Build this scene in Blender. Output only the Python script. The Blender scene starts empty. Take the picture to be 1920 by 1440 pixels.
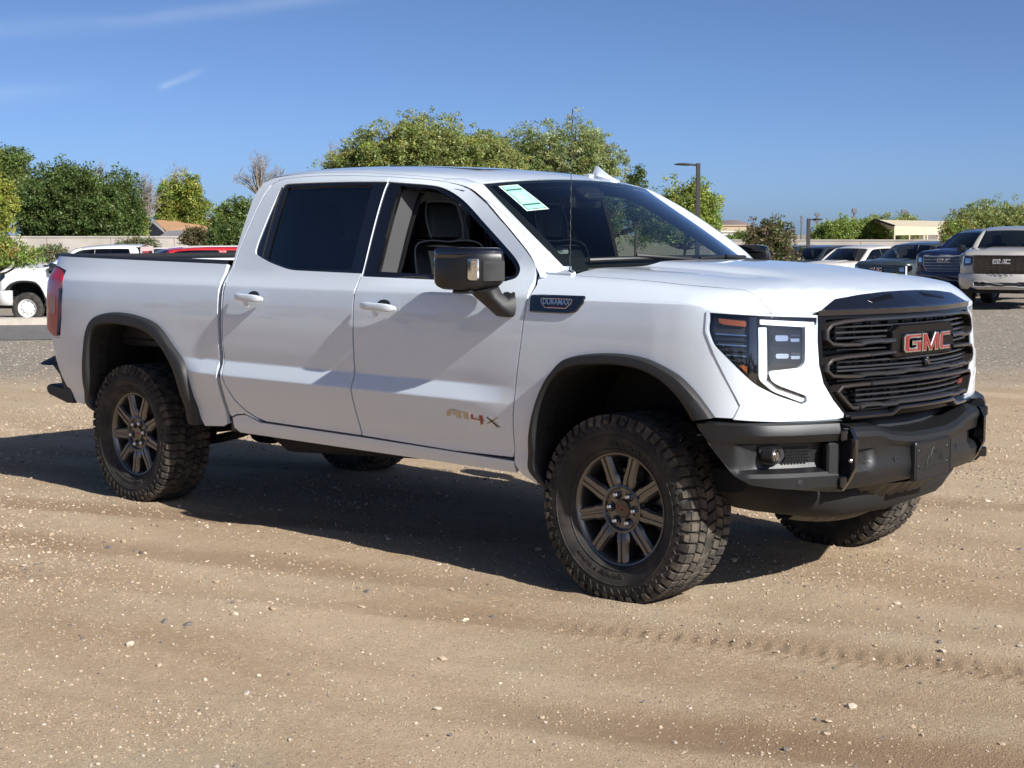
import bpy, math, random
import numpy as np
from mathutils import Vector, Matrix
from mathutils.geometry import delaunay_2d_cdt
random.seed(7); RNG=np.random.default_rng(7)
SC=bpy.context.scene; COL=SC.collection
rad=math.radians
# ------------------------------------------------------------ camera
CAM=np.array([4.25,-6.134,1.593]); YAW=rad(133.353); PITCH=rad(-5.486); FPX=2920.0
cd=bpy.data.cameras.new('camera'); cam=bpy.data.objects.new('camera',cd); COL.objects.link(cam)
cam.location=CAM; cam.rotation_euler=(math.pi/2+PITCH,0,YAW-math.pi/2)
cd.sensor_width=36; cd.lens=FPX/1920*36; cd.clip_start=.05; cd.clip_end=20000
SC.camera=cam
# ------------------------------------------------------------ sky, sun, exposure
SUN=np.array([1.53,-.125,1.0]); SUN/=np.linalg.norm(SUN)
SUN_EL=math.asin(SUN[2]); SUN_ROT=math.atan2(SUN[0],SUN[1])
w=bpy.data.worlds.new('World'); SC.world=w; w.use_nodes=True
nt=w.node_tree; nt.nodes.clear(); N=nt.nodes; LK=nt.links.new
out=N.new('ShaderNodeOutputWorld'); bg=N.new('ShaderNodeBackground'); bg.inputs[1].default_value=.086
sky=N.new('ShaderNodeTexSky'); sky.sky_type='NISHITA'; sky.sun_disc=False
sky.sun_elevation=SUN_EL; sky.sun_rotation=SUN_ROT; sky.altitude=0; sky.air_density=.37; sky.dust_density=.8; sky.ozone_density=5
def wm(op,a,b=None,c=None):
    n=N.new('ShaderNodeMath'); n.operation=op
    for i,v in enumerate((a,b,c)):
        if v is None: continue
        if isinstance(v,(int,float)): n.inputs[i].default_value=v
        else: LK(v,n.inputs[i])
    return n.outputs[0]
tc=N.new('ShaderNodeTexCoord'); sp=N.new('ShaderNodeSeparateXYZ'); LK(tc.outputs['Generated'],sp.inputs[0])
az=wm('ARCTAN2',sp.outputs[1],sp.outputs[0]); el=wm('ARCSINE',sp.outputs[2])
cb=N.new('ShaderNodeCombineXYZ'); LK(wm('MULTIPLY',az,9.0),cb.inputs[0]); LK(wm('MULTIPLY',el,60.0),cb.inputs[1])
nz=N.new('ShaderNodeTexNoise'); nz.inputs['Scale'].default_value=1.7; nz.inputs['Detail'].default_value=5; LK(cb.outputs[0],nz.inputs['Vector'])
def streak(a0,e0,a1,e1,wd,st):
    # thin high cloud along a line of the sky, given by two directions (azimuth, elevation)
    dx,dy=a1-a0,e1-e0; L=math.hypot(dx,dy); dx/=L; dy/=L
    pa=wm('SUBTRACT',az,a0); pe=wm('SUBTRACT',el,e0)
    t=wm('ADD',wm('MULTIPLY',pa,dx),wm('MULTIPLY',pe,dy)); d=wm('ADD',wm('MULTIPLY',pa,-dy),wm('MULTIPLY',pe,dx))
    d=wm('ADD',d,wm('MULTIPLY',wm('SUBTRACT',nz.outputs[0],.5),wd*1.6))
    g=wm('POWER',2.718,wm('MULTIPLY',wm('POWER',wm('ABSOLUTE',wm('DIVIDE',d,wd)),2.0),-1.0))
    u=wm('DIVIDE',t,L)
    e=wm('MULTIPLY',wm('SMOOTH_MIN',wm('MULTIPLY',wm('MAXIMUM',u,0.0),5.0),1.0,.1),wm('SMOOTH_MIN',wm('MULTIPLY',wm('MAXIMUM',wm('SUBTRACT',1.0,u),0.0),3.0),1.0,.1))
    return wm('MULTIPLY',wm('MULTIPLY',g,e),wm('MULTIPLY',nz.outputs[0],st*2))
def dirp(u,v):
    a=YAW-math.atan((u-960)/FPX); e=math.atan((720-v)/math.hypot(FPX,u-960))+PITCH
    return a,e
def strk(u0,v0,u1,v1,wd,st):
    a,b=dirp(u0,v0); c,d=dirp(u1,v1); return streak(a,b,c,d,wd/FPX,st)
tot=strk(-700,20,300,38,16,.12)
for s in ((180,38,760,-25,13,.11),(-420,175,230,148,20,.09),(300,163,400,120,6,.16),(-900,-60,-100,-120,22,.15)):
    tot=wm('ADD',tot,strk(*s))
mx=N.new('ShaderNodeMixRGB'); LK(wm('MINIMUM',tot,.8),mx.inputs[0]); LK(sky.outputs[0],mx.inputs[1]); mx.inputs[2].default_value=(6.2,7.0,8.2,1)
LK(mx.outputs[0],bg.inputs[0]); LK(bg.outputs[0],out.inputs[0])
sl=bpy.data.lights.new('sun','SUN'); sl.energy=5.0; sl.angle=rad(.53); sl.color=(1,.97,.925)
so=bpy.data.objects.new('sun',sl); COL.objects.link(so); so.rotation_euler=Vector(SUN).to_track_quat('Z','Y').to_euler()
so.location=(0,0,30)
VS=SC.view_settings; VS.view_transform='Standard'; VS.look='None'; VS.gamma=1; VS.exposure=0.62; VS.use_curve_mapping=False
SC.render.engine='CYCLES'; SC.render.resolution_x=1024; SC.render.resolution_y=768
SC.cycles.max_bounces=8; SC.cycles.transparent_max_bounces=24
# ------------------------------------------------------------ materials
MATS={}
def mat(name,col=(.5,.5,.5),rough=.5,metal=0.,coat=0.,spec=.5,noise=None,bump=None,trans=None,coat_r=.03):
    m=bpy.data.materials.new(name); m.use_nodes=True; t=m.node_tree; b=t.nodes['Principled BSDF']
    b.inputs['Base Color'].default_value=(*col,1); b.inputs['Roughness'].default_value=rough; b.inputs['Metallic'].default_value=metal
    b.inputs['Coat Weight'].default_value=coat; b.inputs['Coat Roughness'].default_value=coat_r; b.inputs['Specular IOR Level'].default_value=spec
    if noise:   # (scale, other colour, contrast lo, hi)
        sc,c2,lo,hi=noise
        tx=t.nodes.new('ShaderNodeTexCoord'); n=t.nodes.new('ShaderNodeTexNoise'); n.inputs['Scale'].default_value=sc; n.inputs['Detail'].default_value=6
        r=t.nodes.new('ShaderNodeMapRange'); r.inputs[1].default_value=lo; r.inputs[2].default_value=hi
        x=t.nodes.new('ShaderNodeMixRGB'); x.inputs[1].default_value=(*col,1); x.inputs[2].default_value=(*c2,1)
        t.links.new(tx.outputs['Object'],n.inputs['Vector']); t.links.new(n.outputs[0],r.inputs[0]); t.links.new(r.outputs[0],x.inputs[0]); t.links.new(x.outputs[0],b.inputs['Base Color'])
    if bump:    # (scale, strength, distance)
        tx=t.nodes.new('ShaderNodeTexCoord'); n=t.nodes.new('ShaderNodeTexNoise'); n.inputs['Scale'].default_value=bump[0]; n.inputs['Detail'].default_value=3
        bp=t.nodes.new('ShaderNodeBump'); bp.inputs['Strength'].default_value=bump[1]; bp.inputs['Distance'].default_value=bump[2]
        t.links.new(tx.outputs['Object'],n.inputs['Vector']); t.links.new(n.outputs[0],bp.inputs['Height']); t.links.new(bp.outputs[0],b.inputs['Normal'])
    MATS[name]=m; return m
def glass(name,tint,rough=.0,ior=1.5):
    """thin pane: tinted see-through with a Fresnel reflection on both faces"""
    m=bpy.data.materials.new(name); m.use_nodes=True; t=m.node_tree; t.nodes.clear()
    o=t.nodes.new('ShaderNodeOutputMaterial'); a=t.nodes.new('ShaderNodeBsdfTransparent'); a.inputs[0].default_value=(*tint,1)
    g=t.nodes.new('ShaderNodeBsdfGlossy'); g.inputs['Roughness'].default_value=rough; g.inputs[0].default_value=(1,1,1,1)
    f=t.nodes.new('ShaderNodeFresnel'); f.inputs[0].default_value=ior
    ge=t.nodes.new('ShaderNodeNewGeometry'); mr=t.nodes.new('ShaderNodeMapRange'); mr.inputs[3].default_value=ior; mr.inputs[4].default_value=1/ior
    t.links.new(ge.outputs['Backfacing'],mr.inputs[0]); t.links.new(mr.outputs[0],f.inputs[0])   # a pane reflects alike from both sides
    mu=t.nodes.new('ShaderNodeMath'); mu.operation='MULTIPLY'; mu.inputs[1].default_value=1.6; mu.use_clamp=True
    x=t.nodes.new('ShaderNodeMixShader'); t.links.new(f.outputs[0],mu.inputs[0]); t.links.new(mu.outputs[0],x.inputs[0]); t.links.new(a.outputs[0],x.inputs[1]); t.links.new(g.outputs[0],x.inputs[2]); t.links.new(x.outputs[0],o.inputs[0])
    MATS[name]=m; return m
def paint(name,col,flake=0.):
    return mat(name,col,rough=.38,metal=flake,coat=1.,coat_r=.02)
PAINT=paint('white pearl paint',(.645,.705,.765))
TRIM=mat('black plastic',(.018,.018,.02),.45,bump=(900,.15,.002))
FLAREM=mat('charcoal flare plastic',(.017,.0175,.019),.55,bump=(700,.25,.002))
GLOSS=mat('gloss black',(.006,.006,.008),.12,coat=1)
DARK=mat('dark underside',(.004,.004,.004),.8)
RUBBER=mat('tyre rubber',(.016,.0155,.015),.8,noise=(11,(.060,.050,.040),.42,.72))
TREADM=mat('dusty tread rubber',(.026,.024,.021),.9,noise=(16,(.12,.098,.074),.40,.70))
RIMM=mat('dark bronze alloy',(.175,.168,.160),.30,metal=.85)
CHROME=mat('chrome',(.75,.75,.76),.08,metal=1)
BRONZE=mat('dark bronze trim',(.055,.048,.046),.30,metal=.5)
MIRB=mat('mirror black',(.009,.009,.010),.38)
GRBLK=mat('grille black',(.005,.005,.006),.22,spec=.2)
DCHROME=mat('satin black bar',(.020,.020,.022),.3,coat=.3)
RED=mat('red enamel',(.19,.005,.013),.25,coat=1)
STEELP=mat('powder coated steel',(.0085,.009,.0098),.42,bump=(500,.3,.002))
GLASS=glass('windscreen glass',(.62,.70,.66))
PRIV=glass('privacy glass',(.085,.09,.10))
CLEARG=glass('clear side glass',(.72,.80,.76))
LENS=glass('clear lens',(.93,.95,.97))
BLKINT=mat('black interior trim',(.012,.012,.013),.6,bump=(300,.2,.002))
LEATH=mat('black leather',(.010,.010,.011),.42)
PIPE=mat('light grey piping',(.27,.28,.29),.6)
GREYINT=mat('grey interior pillar',(.045,.045,.046),.7)
AMBER=mat('amber reflector',(.26,.068,.010),.25,coat=1)
DRL=mat('white light guide',(.78,.82,.84),.2,coat=1)
TAILR=mat('red tail lens',(.42,.008,.010),.15,coat=.25)
SILVER=mat('bright silver',(.62,.62,.63),.3,metal=1)
LAMPI=mat('lamp reflector',(.55,.56,.58),.12,metal=1)
STICK=mat('mint sticker',(.30,.66,.52),.5)
STICKW=mat('pale sticker',(.60,.76,.68),.5)
INK=mat('sticker ink',(.03,.09,.07),.5)
TAGW=mat('white paper tag',(.8,.8,.78),.6)
BEIGE=mat('sand enamel',(.52,.42,.30),.35,coat=.6)
BTRIM=mat('bright trim',(.62,.62,.63),.22,metal=.55)
# ------------------------------------------------------------ mesh helpers
def link(o,parent=None):
    COL.objects.link(o)
    if parent is not None: o.parent=parent
    return o
def tag(o,label=None,cat=None,group=None,kind=None):
    if label: o['label']=label
    if cat: o['category']=cat
    if group: o['group']=group
    if kind: o['kind']=kind
    return o
def empty(name,loc=(0,0,0),rz=0.):
    o=bpy.data.objects.new(name,None); COL.objects.link(o); o.location=loc; o.rotation_euler=(0,0,rz); o.empty_display_size=.2; return o
def mesh(name,V,F,mats,ang=35,mi=None):
    me=bpy.data.meshes.new(name); me.from_pydata(np.asarray(V,float).tolist() if len(V) else [],[],F)
    for m in (mats if isinstance(mats,(list,tuple)) else [mats]): me.materials.append(m)
    if mi is not None: me.polygons.foreach_set('material_index',mi)
    if ang is None: me.shade_flat()
    else:
        me.shade_smooth(); me.set_sharp_from_angle(angle=rad(ang))
    me.update(); return me
def mk(name,V,F,mats,parent=None,ang=35,mi=None):
    return link(bpy.data.objects.new(name,mesh(name,V,F,mats,ang,mi)),parent)
class G:
    """collects shapes that make up one part"""
    def __init__(s): s.V=[]; s.F=[]; s.n=0; s.mi=[]
    def add(s,V,F,k=0):
        V=np.asarray(V,float).reshape(-1,3); s.V.append(V); s.F+= [tuple(i+s.n for i in f) for f in F]; s.mi+=[k]*len(F); s.n+=len(V); return s
    def VV(s): return np.concatenate(s.V) if s.V else np.zeros((0,3))
    def mk(s,name,mats,parent=None,ang=35): return mk(name,s.VV(),s.F,mats,parent,ang,s.mi if isinstance(mats,(list,tuple)) else None)
def mir(V,F):
    V=np.asarray(V,float).copy(); V[:,1]*=-1; return V,[tuple(reversed(f)) for f in F]
def cbox(c,s,b=.004,R=None):
    """chamfered box: centre, full size, chamfer"""
    c=np.asarray(c,float); h=np.asarray(s,float)/2; b=min(b,h.min()*.95); V=[];idx={}
    for sx in (-1,1):
        for sy in (-1,1):
            for sz in (-1,1):
                for a in range(3):
                    p=np.array([sx,sy,sz])*(h-b); p[a]+=np.array([sx,sy,sz])[a]*b
                    idx[sx,sy,sz,a]=len(V); V.append(p)
    V=np.array(V)
    if R is not None: V=V@np.asarray(R).T
    F=[]
    for a in range(3):
        o=[i for i in range(3) if i!=a]
        for sg in (-1,1):
            q=[]
            for u,v in ((-1,-1),(1,-1),(1,1),(-1,1)):
                k=[0,0,0];k[a]=sg;k[o[0]]=u;k[o[1]]=v;q.append(idx[(*k,a)])
            F.append(q if (sg>0)==(a!=1) else q[::-1])
    for a in range(3):
        o=[i for i in range(3) if i!=a]
        for u in (-1,1):
            for v in (-1,1):
                k1=[0,0,0];k2=[0,0,0];k1[a]=-1;k2[a]=1
                for k in (k1,k2): k[o[0]]=u;k[o[1]]=v
                q=[idx[(*k1,o[0])],idx[(*k2,o[0])],idx[(*k2,o[1])],idx[(*k1,o[1])]]
                n=np.cross(V[q[1]]-V[q[0]],V[q[2]]-V[q[0]])
                d=V[q].mean(0)
                F.append(q if n@d>0 else q[::-1])
    for sx in (-1,1):
        for sy in (-1,1):
            for sz in (-1,1):
                q=[idx[sx,sy,sz,a] for a in range(3)]; n=np.cross(V[q[1]]-V[q[0]],V[q[2]]-V[q[0]])
                F.append(q if n@V[q].mean(0)>0 else q[::-1])
    return V+c,F
def rotm(ax,a):
    c,s=math.cos(a),math.sin(a)
    return np.array({'x':[[1,0,0],[0,c,-s],[0,s,c]],'y':[[c,0,s],[0,1,0],[-s,0,c]],'z':[[c,-s,0],[s,c,0],[0,0,1]]}[ax])
def grid(P,cu=False,cv=False):
    """P: (n,m,3) array of points -> V,F"""
    n,m=P.shape[:2]; F=[]
    for i in range(n if cu else n-1):
        for j in range(m if cv else m-1):
            a,b=i,(i+1)%n; c,d=j,(j+1)%m
            F.append((a*m+c,b*m+c,b*m+d,a*m+d))
    return P.reshape(-1,3),F
def tube(path,r,n=8,closed=False,caps=True):
    path=np.asarray(path,float); k=len(path); r=np.broadcast_to(np.asarray(r,float),(k,))
    T=np.gradient(path,axis=0) if not closed else np.roll(path,-1,0)-np.roll(path,1,0)
    T/=np.linalg.norm(T,axis=1,keepdims=True)+1e-12
    up=np.array([0,0,1.]) if abs(T[0,2])<.9 else np.array([1.,0,0]); A=[]
    u=np.cross(T[0],up);u/=np.linalg.norm(u)
    for i in range(k):
        u=u-T[i]*(u@T[i]);u/=np.linalg.norm(u)+1e-12;v=np.cross(T[i],u)
        a=np.arange(n)*2*np.pi/n
        A.append(path[i]+r[i]*(np.cos(a)[:,None]*u+np.sin(a)[:,None]*v))
    V,F=grid(np.array(A),cu=closed,cv=True); F=[f[::-1] for f in F]
    if caps and not closed: F+=[tuple(range(n)),tuple(reversed(range((k-1)*n,k*n)))]
    return V,[tuple(reversed(f)) for f in F]
def lathe(prof,n=48,axis='y'):
    """prof: (radius, axial) pairs"""
    a=np.arange(n)*2*np.pi/n; pr=np.asarray(prof,float)
    P=np.stack([pr[None,:,0]*np.cos(a)[:,None],np.broadcast_to(pr[None,:,1],(n,len(pr))),pr[None,:,0]*np.sin(a)[:,None]],-1)
    if axis=='z': P=P[...,[0,2,1]]
    if axis=='x': P=P[...,[1,0,2]]
    return grid(P,cu=True)
def crv(P,n=6,closed=False):
    """Catmull-Rom through points"""
    P=np.asarray(P,float);k=len(P);o=[]
    for i in range(k if closed else k-1):
        p0=P[(i-1)%k] if closed or i>0 else 2*P[0]-P[1]; p1=P[i];p2=P[(i+1)%k];p3=P[(i+2)%k] if closed or i<k-2 else 2*P[-1]-P[-2]
        t=np.linspace(0,1,n,endpoint=False)[:,None]
        o.append(.5*(2*p1+(p2-p0)*t+(2*p0-5*p1+4*p2-p3)*t*t+(3*p1-p0-3*p2+p3)*t**3))
    if not closed: o.append(P[-1:])
    return np.concatenate(o)
def rnd(P,r,n=4):
    """round the corners of a closed polygon"""
    P=np.asarray(P,float);k=len(P);o=[]; rr=np.broadcast_to(np.asarray(r,float),(k,))
    for i in range(k):
        a,b,c=P[i-1],P[i],P[(i+1)%k];la=np.linalg.norm(a-b);lc=np.linalg.norm(c-b);d=min(rr[i],la*.45,lc*.45)
        if d<1e-5: o.append(b[None]);continue
        p=b+(a-b)/la*d;q=b+(c-b)/lc*d;t=np.linspace(0,1,n+1)[:,None]
        o.append((1-t)**2*p+2*t*(1-t)*b+t*t*q)
    return np.concatenate(o)
def inpoly(P,Q):
    x,y=Q[:,0],Q[:,1];c=np.zeros(len(Q),bool);j=len(P)-1
    for i in range(len(P)):
        xi,yi=P[i];xj,yj=P[j]
        if yi!=yj: c^=((yi>y)!=(yj>y))&(x<(xj-xi)*(y-yi)/(yj-yi)+xi)
        j=i
    return c
def resamp(P,res):
    P=np.asarray(P,float);o=[]
    for i in range(len(P)):
        a,b=P[i],P[(i+1)%len(P)];k=max(1,int(math.ceil(np.linalg.norm(b-a)/res)));o.append(a+(b-a)*(np.arange(k)/k)[:,None])
    return np.concatenate(o)
def offpoly(P,d):
    """move a closed polygon's outline inwards by d (either winding)"""
    P=np.asarray(P,float); A=np.sum(P[:,0]*np.roll(P[:,1],-1)-np.roll(P[:,0],-1)*P[:,1]); s=1 if A>0 else -1
    e=np.roll(P,-1,0)-P; e/=np.linalg.norm(e,axis=1,keepdims=True)+1e-12; n=np.stack([-e[:,1],e[:,0]],1)*s
    m=n+np.roll(n,1,0); m/=np.maximum((m*n).sum(1,keepdims=True),.35)
    return P+m*d
PCACHE={}
def panel(name,f,poly,mats,parent=None,res=.06,holes=(),th=.014,sgn=-1,get=False,rows=()):
    """a sheet trimmed to a polygon of its own surface coordinates, with true surface normals and a turned-in edge"""
    loops=[resamp(poly,res)]+[resamp(h,res) for h in holes]
    pts=np.concatenate(loops);E=[];k=0
    for L in loops:
        n=len(L);E+=[(k+i,k+(i+1)%n) for i in range(n)];k+=n
    lo,hi=loops[0].min(0),loops[0].max(0)
    ga,gb=np.meshgrid(np.arange(lo[0]+res*.5,hi[0],res),np.arange(lo[1]+res*.5,hi[1],res)); Q=np.stack([ga.ravel(),gb.ravel()],1)
    if len(Q):
        ok=inpoly(loops[0],Q)
        for h in loops[1:]: ok&=~inpoly(h,Q)
        Q=Q[ok]
        if len(Q):
            d=np.full(len(Q),9.)
            for p in pts: d=np.minimum(d,(Q[:,0]-p[0])**2+(Q[:,1]-p[1])**2)
            Q=Q[d>(.5*res)**2]
    if len(rows):      # extra lines of points along creases of the surface
        ra,rb=np.meshgrid(np.arange(lo[0]+res*.25,hi[0],res),np.array(rows));K=np.stack([ra.ravel(),rb.ravel()],1);ok=inpoly(loops[0],K)
        for h in loops[1:]: ok&=~inpoly(h,K)
        K=K[ok];d=np.full(len(K),9.)
        for p in pts: d=np.minimum(d,(K[:,0]-p[0])**2+(K[:,1]-p[1])**2)
        K=K[d>.006**2];Q=Q[np.abs(Q[:,1:2]-np.array(rows)[None]).min(1)>.012] if len(Q) else Q;Q=np.concatenate([Q,K])
    al=np.concatenate([pts,Q]) if len(Q) else pts
    r=delaunay_2d_cdt([Vector(p) for p in al],E,[],0,1e-6,False)
    U=np.array([tuple(v) for v in r[0]]);T=np.array([f_ for f_ in r[2] if len(f_)==3])
    cen=U[T].mean(1);ok=inpoly(loops[0],cen)
    for h in loops[1:]: ok&=~inpoly(h,cen)
    T=T[ok]
    ar=(U[T[:,1],0]-U[T[:,0],0])*(U[T[:,2],1]-U[T[:,0],1])-(U[T[:,1],1]-U[T[:,0],1])*(U[T[:,2],0]-U[T[:,0],0])
    T=T[np.abs(ar)>1e-9];ar=ar[np.abs(ar)>1e-9]; T[ar<0]=T[ar<0][:,::-1]
    X=f(U[:,0],U[:,1]);e=2e-3
    da=f(U[:,0]+e,U[:,1])-f(U[:,0]-e,U[:,1]);db=f(U[:,0],U[:,1]+e)-f(U[:,0],U[:,1]-e)
    Nn=np.cross(da,db);Nn/=np.linalg.norm(Nn,axis=1,keepdims=True)+1e-15
    cnt={}
    for t in T:
        for a,b in ((t[0],t[1]),(t[1],t[2]),(t[2],t[0])):
            k=(min(a,b),max(a,b));cnt[k]=None if k in cnt else (a,b)
    bd=[v for v in cnt.values() if v is not None]
    bv=sorted({a for e_ in bd for a in e_});mp={v:len(X)+i for i,v in enumerate(bv)}
    Vx=np.concatenate([X,X[bv]-Nn[bv]*th]) if th else X
    F=[tuple(t) for t in T]; LN=[Nn[i] for t in T for i in t]
    if th:
        for a,b in bd:
            F.append((b,a,mp[a],mp[b])); n=np.cross(Vx[a]-Vx[b],Vx[mp[b]]-Vx[b]);n/=np.linalg.norm(n)+1e-15;LN+=[n]*4
    LN=np.array(LN)
    if sgn>0:
        Vx=Vx*[1,-1,1];LN=LN*[1,-1,1];F2=[];L2=[];i=0
        for f_ in F: F2.append(f_[::-1]);L2.append(LN[i:i+len(f_)][::-1]);i+=len(f_)
        F=F2;LN=np.concatenate(L2)
    if get: return Vx,F,LN
    return npan(name,Vx,F,LN,mats,parent)
def npan(name,Vx,F,LN,mats,parent=None):
    me=bpy.data.meshes.new(name);me.from_pydata(Vx.tolist(),[],[tuple(int(i) for i in f_) for f_ in F]);me.materials.append(mats)
    me.shade_smooth();me.update();me.normals_split_custom_set(LN.tolist())
    return link(bpy.data.objects.new(name,me),parent)
def merge_panels(name,L,mats,parent=None):
    Vs=[];Fs=[];Ls=[];n=0
    for V,F,N_ in L: Vs.append(V);Fs+=[tuple(i+n for i in f) for f in F];Ls.append(N_);n+=len(V)
    return npan(name,np.concatenate(Vs),Fs,np.concatenate(Ls),mats,parent)
def solid(poly,f,h0,h1,ch=0.):
    """extrude a polygon (a,b) between heights h0 (back) and h1 (front) through f(a,b,h); ch chamfers the front edge"""
    P=np.asarray(poly,float);A=np.sum(P[:,0]*np.roll(P[:,1],-1)-np.roll(P[:,0],-1)*P[:,1])
    if A<0: P=P[::-1]
    n=len(P);R=[f(P[:,0],P[:,1],np.full(n,h0))]
    if ch>0:
        R.append(f(P[:,0],P[:,1],np.full(n,h1-ch)));Q=offpoly(P,ch);R.append(f(Q[:,0],Q[:,1],np.full(n,h1)))
    else: R.append(f(P[:,0],P[:,1],np.full(n,h1)))
    V=np.concatenate(R);k=len(R);F=[]
    for j in range(k-1):
        for i in range(n): F.append((j*n+i,j*n+(i+1)%n,(j+1)*n+(i+1)%n,(j+1)*n+i))
    F.append(tuple(range((k-1)*n,k*n)))
    return V,F
TXT={}
def text_vf(s,size=.1,ext=.004,bold=.0,align='CENTER',shear=0.):
    key=(s,size,ext,bold,align,shear)
    if key in TXT: return TXT[key]
    c=bpy.data.curves.new('lettering','FONT');c.body=s;c.size=size;c.extrude=ext;c.offset=bold;c.align_x=align;c.align_y='CENTER';c.resolution_u=3;c.shear=shear
    o=bpy.data.objects.new('lettering',c);COL.objects.link(o);dg=bpy.context.evaluated_depsgraph_get();dg.update()
    me=bpy.data.meshes.new_from_object(o.evaluated_get(dg));V=np.array([v.co[:] for v in me.vertices]).reshape(-1,3);F=[tuple(p.vertices) for p in me.polygons]
    bpy.data.objects.remove(o);bpy.data.curves.remove(c);bpy.data.meshes.remove(me)
    TXT[key]=(V,F);return V,F
def frame(o,xd,yd):
    """4x4 from origin, local x and y directions"""
    x=np.asarray(xd,float);x/=np.linalg.norm(x);y=np.asarray(yd,float);y=y-x*(x@y);y/=np.linalg.norm(y);z=np.cross(x,y)
    return np.stack([x,y,z],1),np.asarray(o,float)
def place(V,fr): return np.asarray(V)@fr[0].T+fr[1]
# ------------------------------------------------------------ the pickup's surfaces (x forward, right side y<0, metres)
class Spl:
    """1-D cubic Hermite, finite-difference tangents limited for monotone data"""
    def __init__(s,x,y):
        x=np.array(x,float);y=np.array(y,float);s.x=x;s.y=y
        h=np.diff(x);d=np.diff(y)/h;m=np.zeros_like(y);m[0]=d[0];m[-1]=d[-1]
        for i in range(1,len(x)-1):
            if d[i-1]*d[i]>0:
                w1=2*h[i]+h[i-1];w2=h[i]+2*h[i-1];m[i]=(w1+w2)/(w1/d[i-1]+w2/d[i])
        s.m=m
    def __call__(s,t):
        t=np.asarray(t,float);tc=np.clip(t,s.x[0],s.x[-1]);i=np.clip(np.searchsorted(s.x,tc)-1,0,len(s.x)-2)
        h=s.x[i+1]-s.x[i];u=(tc-s.x[i])/h
        r=(2*u**3-3*u**2+1)*s.y[i]+(u**3-2*u**2+u)*h*s.m[i]+(-2*u**3+3*u**2)*s.y[i+1]+(u**3-u**2)*h*s.m[i+1]
        return r+np.where(t<s.x[0],(t-s.x[0])*s.m[0],0)+np.where(t>s.x[-1],(t-s.x[-1])*s.m[-1],0)
class Plan:
    """plan curve through points (x,y), arc-length parameter with q=0 at x=0"""
    def __init__(s,P):
        P=np.array(P,float);t=np.concatenate([[0],np.cumsum(np.linalg.norm(np.diff(P,axis=0),axis=1)**.5)])
        n=len(P);out=[]
        for i in range(n-1):
            p0=P[max(i-1,0)];p1=P[i];p2=P[i+1];p3=P[min(i+2,n-1)]
            t0=t[max(i-1,0)];t1=t[i];t2=t[i+1];t3=t[min(i+2,n-1)]
            m1=(p2-p1)/(t2-t1) if i==0 else (p2-p0)/(t2-t0)
            m2=(p2-p1)/(t2-t1) if i==n-2 else (p3-p1)/(t3-t1)
            u=np.linspace(0,1,24,endpoint=False)[:,None];h=t2-t1
            out.append((2*u**3-3*u**2+1)*p1+(u**3-2*u**2+u)*h*m1+(-2*u**3+3*u**2)*p2+(u**3-u**2)*h*m2)
        out.append(P[-1:]);C=np.concatenate(out);L=np.concatenate([[0],np.cumsum(np.linalg.norm(np.diff(C,axis=0),axis=1))])
        k=np.argmax(C[:,0]>=0);f=(0-C[k-1,0])/(C[k,0]-C[k-1,0]);s.q=L-(L[k-1]+f*(L[k]-L[k-1]));s.C=C
    def __call__(s,q):
        q=np.asarray(q,float);return np.stack([np.interp(q,s.q,s.C[:,0]),np.interp(q,s.q,s.C[:,1])],-1)
# plan is traversed rear->front at +|y| side; outward normal = (-dy, dx) rotated so it points to +|y|
BODY=Plan([(-4.80,0),(-4.80,.4),(-4.798,.75),(-4.785,.86),(-4.75,.925),(-4.69,.965),(-4.58,.992),(-4.40,1.012),(-4.15,1.026),(-3.85,1.03),(-2,1.03),(.1,1.03),(.30,1.027),(.45,1.015),(.55,.996),(.64,.955),(.705,.89),(.75,.81),(.785,.72),(.815,.62),(.858,.48),(.90,.30),(.925,.15),(.935,0)])
class Lin:
    """straight-sided profile with short rounded corners: crisp creases"""
    def __init__(s,x,y,r=.006): s.x=np.array(x,float);s.y=np.array(y,float);s.r=r
    def __call__(s,t):
        t=np.asarray(t,float);return sum(w*np.interp(t+d*s.r,s.x,s.y) for d,w in ((-1,.17),(-.5,.22),(0,.22),(.5,.22),(1,.17)))
W0=Spl([.40,.47,.50,.545,.575,.59,.70,.80,.90,1.0,1.10,1.20,1.27,1.304,1.312,1.320,1.36,1.40,1.46],
       [.915,.935,.955,.974,.976,.977,1.008,1.022,1.028,1.031,1.031,1.028,1.022,1.0175,1.0155,1.0115,.9865,.968,.948])
FAC=Lin([.40,.58,.70,.826,.902,.96,1.10],[0,0,.006,.026,-.010,-.006,0])
CREASE=[.812,.820,.826,.832,.840,.890,.896,.902,.908,.918,1.300,1.306,1.312,1.318,1.326]
WF=Spl([.78,.85,1.0,1.12,1.2,1.28,1.33],[-.012,0,0,-.006,-.014,-.026,-.05])
def sm(a,b,x):
    t=np.clip((np.asarray(x,float)-a)/(b-a),0,1);return t*t*(3-2*t)
def body_off(q,z):
    f=sm(-.45,-.95,q)*sm(-3.22,-2.92,q)
    side=W0(z)-1.03+f*FAC(z)
    fr=WF(z);k=sm(.35,.70,q)
    return side*(1-k)+fr*k
def body(q,z,off=0):
    q=np.asarray(q,float);z=np.asarray(z,float)
    p=BODY(q);d=BODY(q+.015)-BODY(q-.015);d=d/(np.linalg.norm(d,axis=-1,keepdims=True)+1e-12)
    n=np.stack([-d[...,1],d[...,0]],-1)     # outward (to +|y| / front)
    o=(body_off(q,z)+off)[...,None]
    xy=p+n*o
    return np.stack([xy[...,0],-xy[...,1],z],-1)    # near (right) side: y negative
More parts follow.
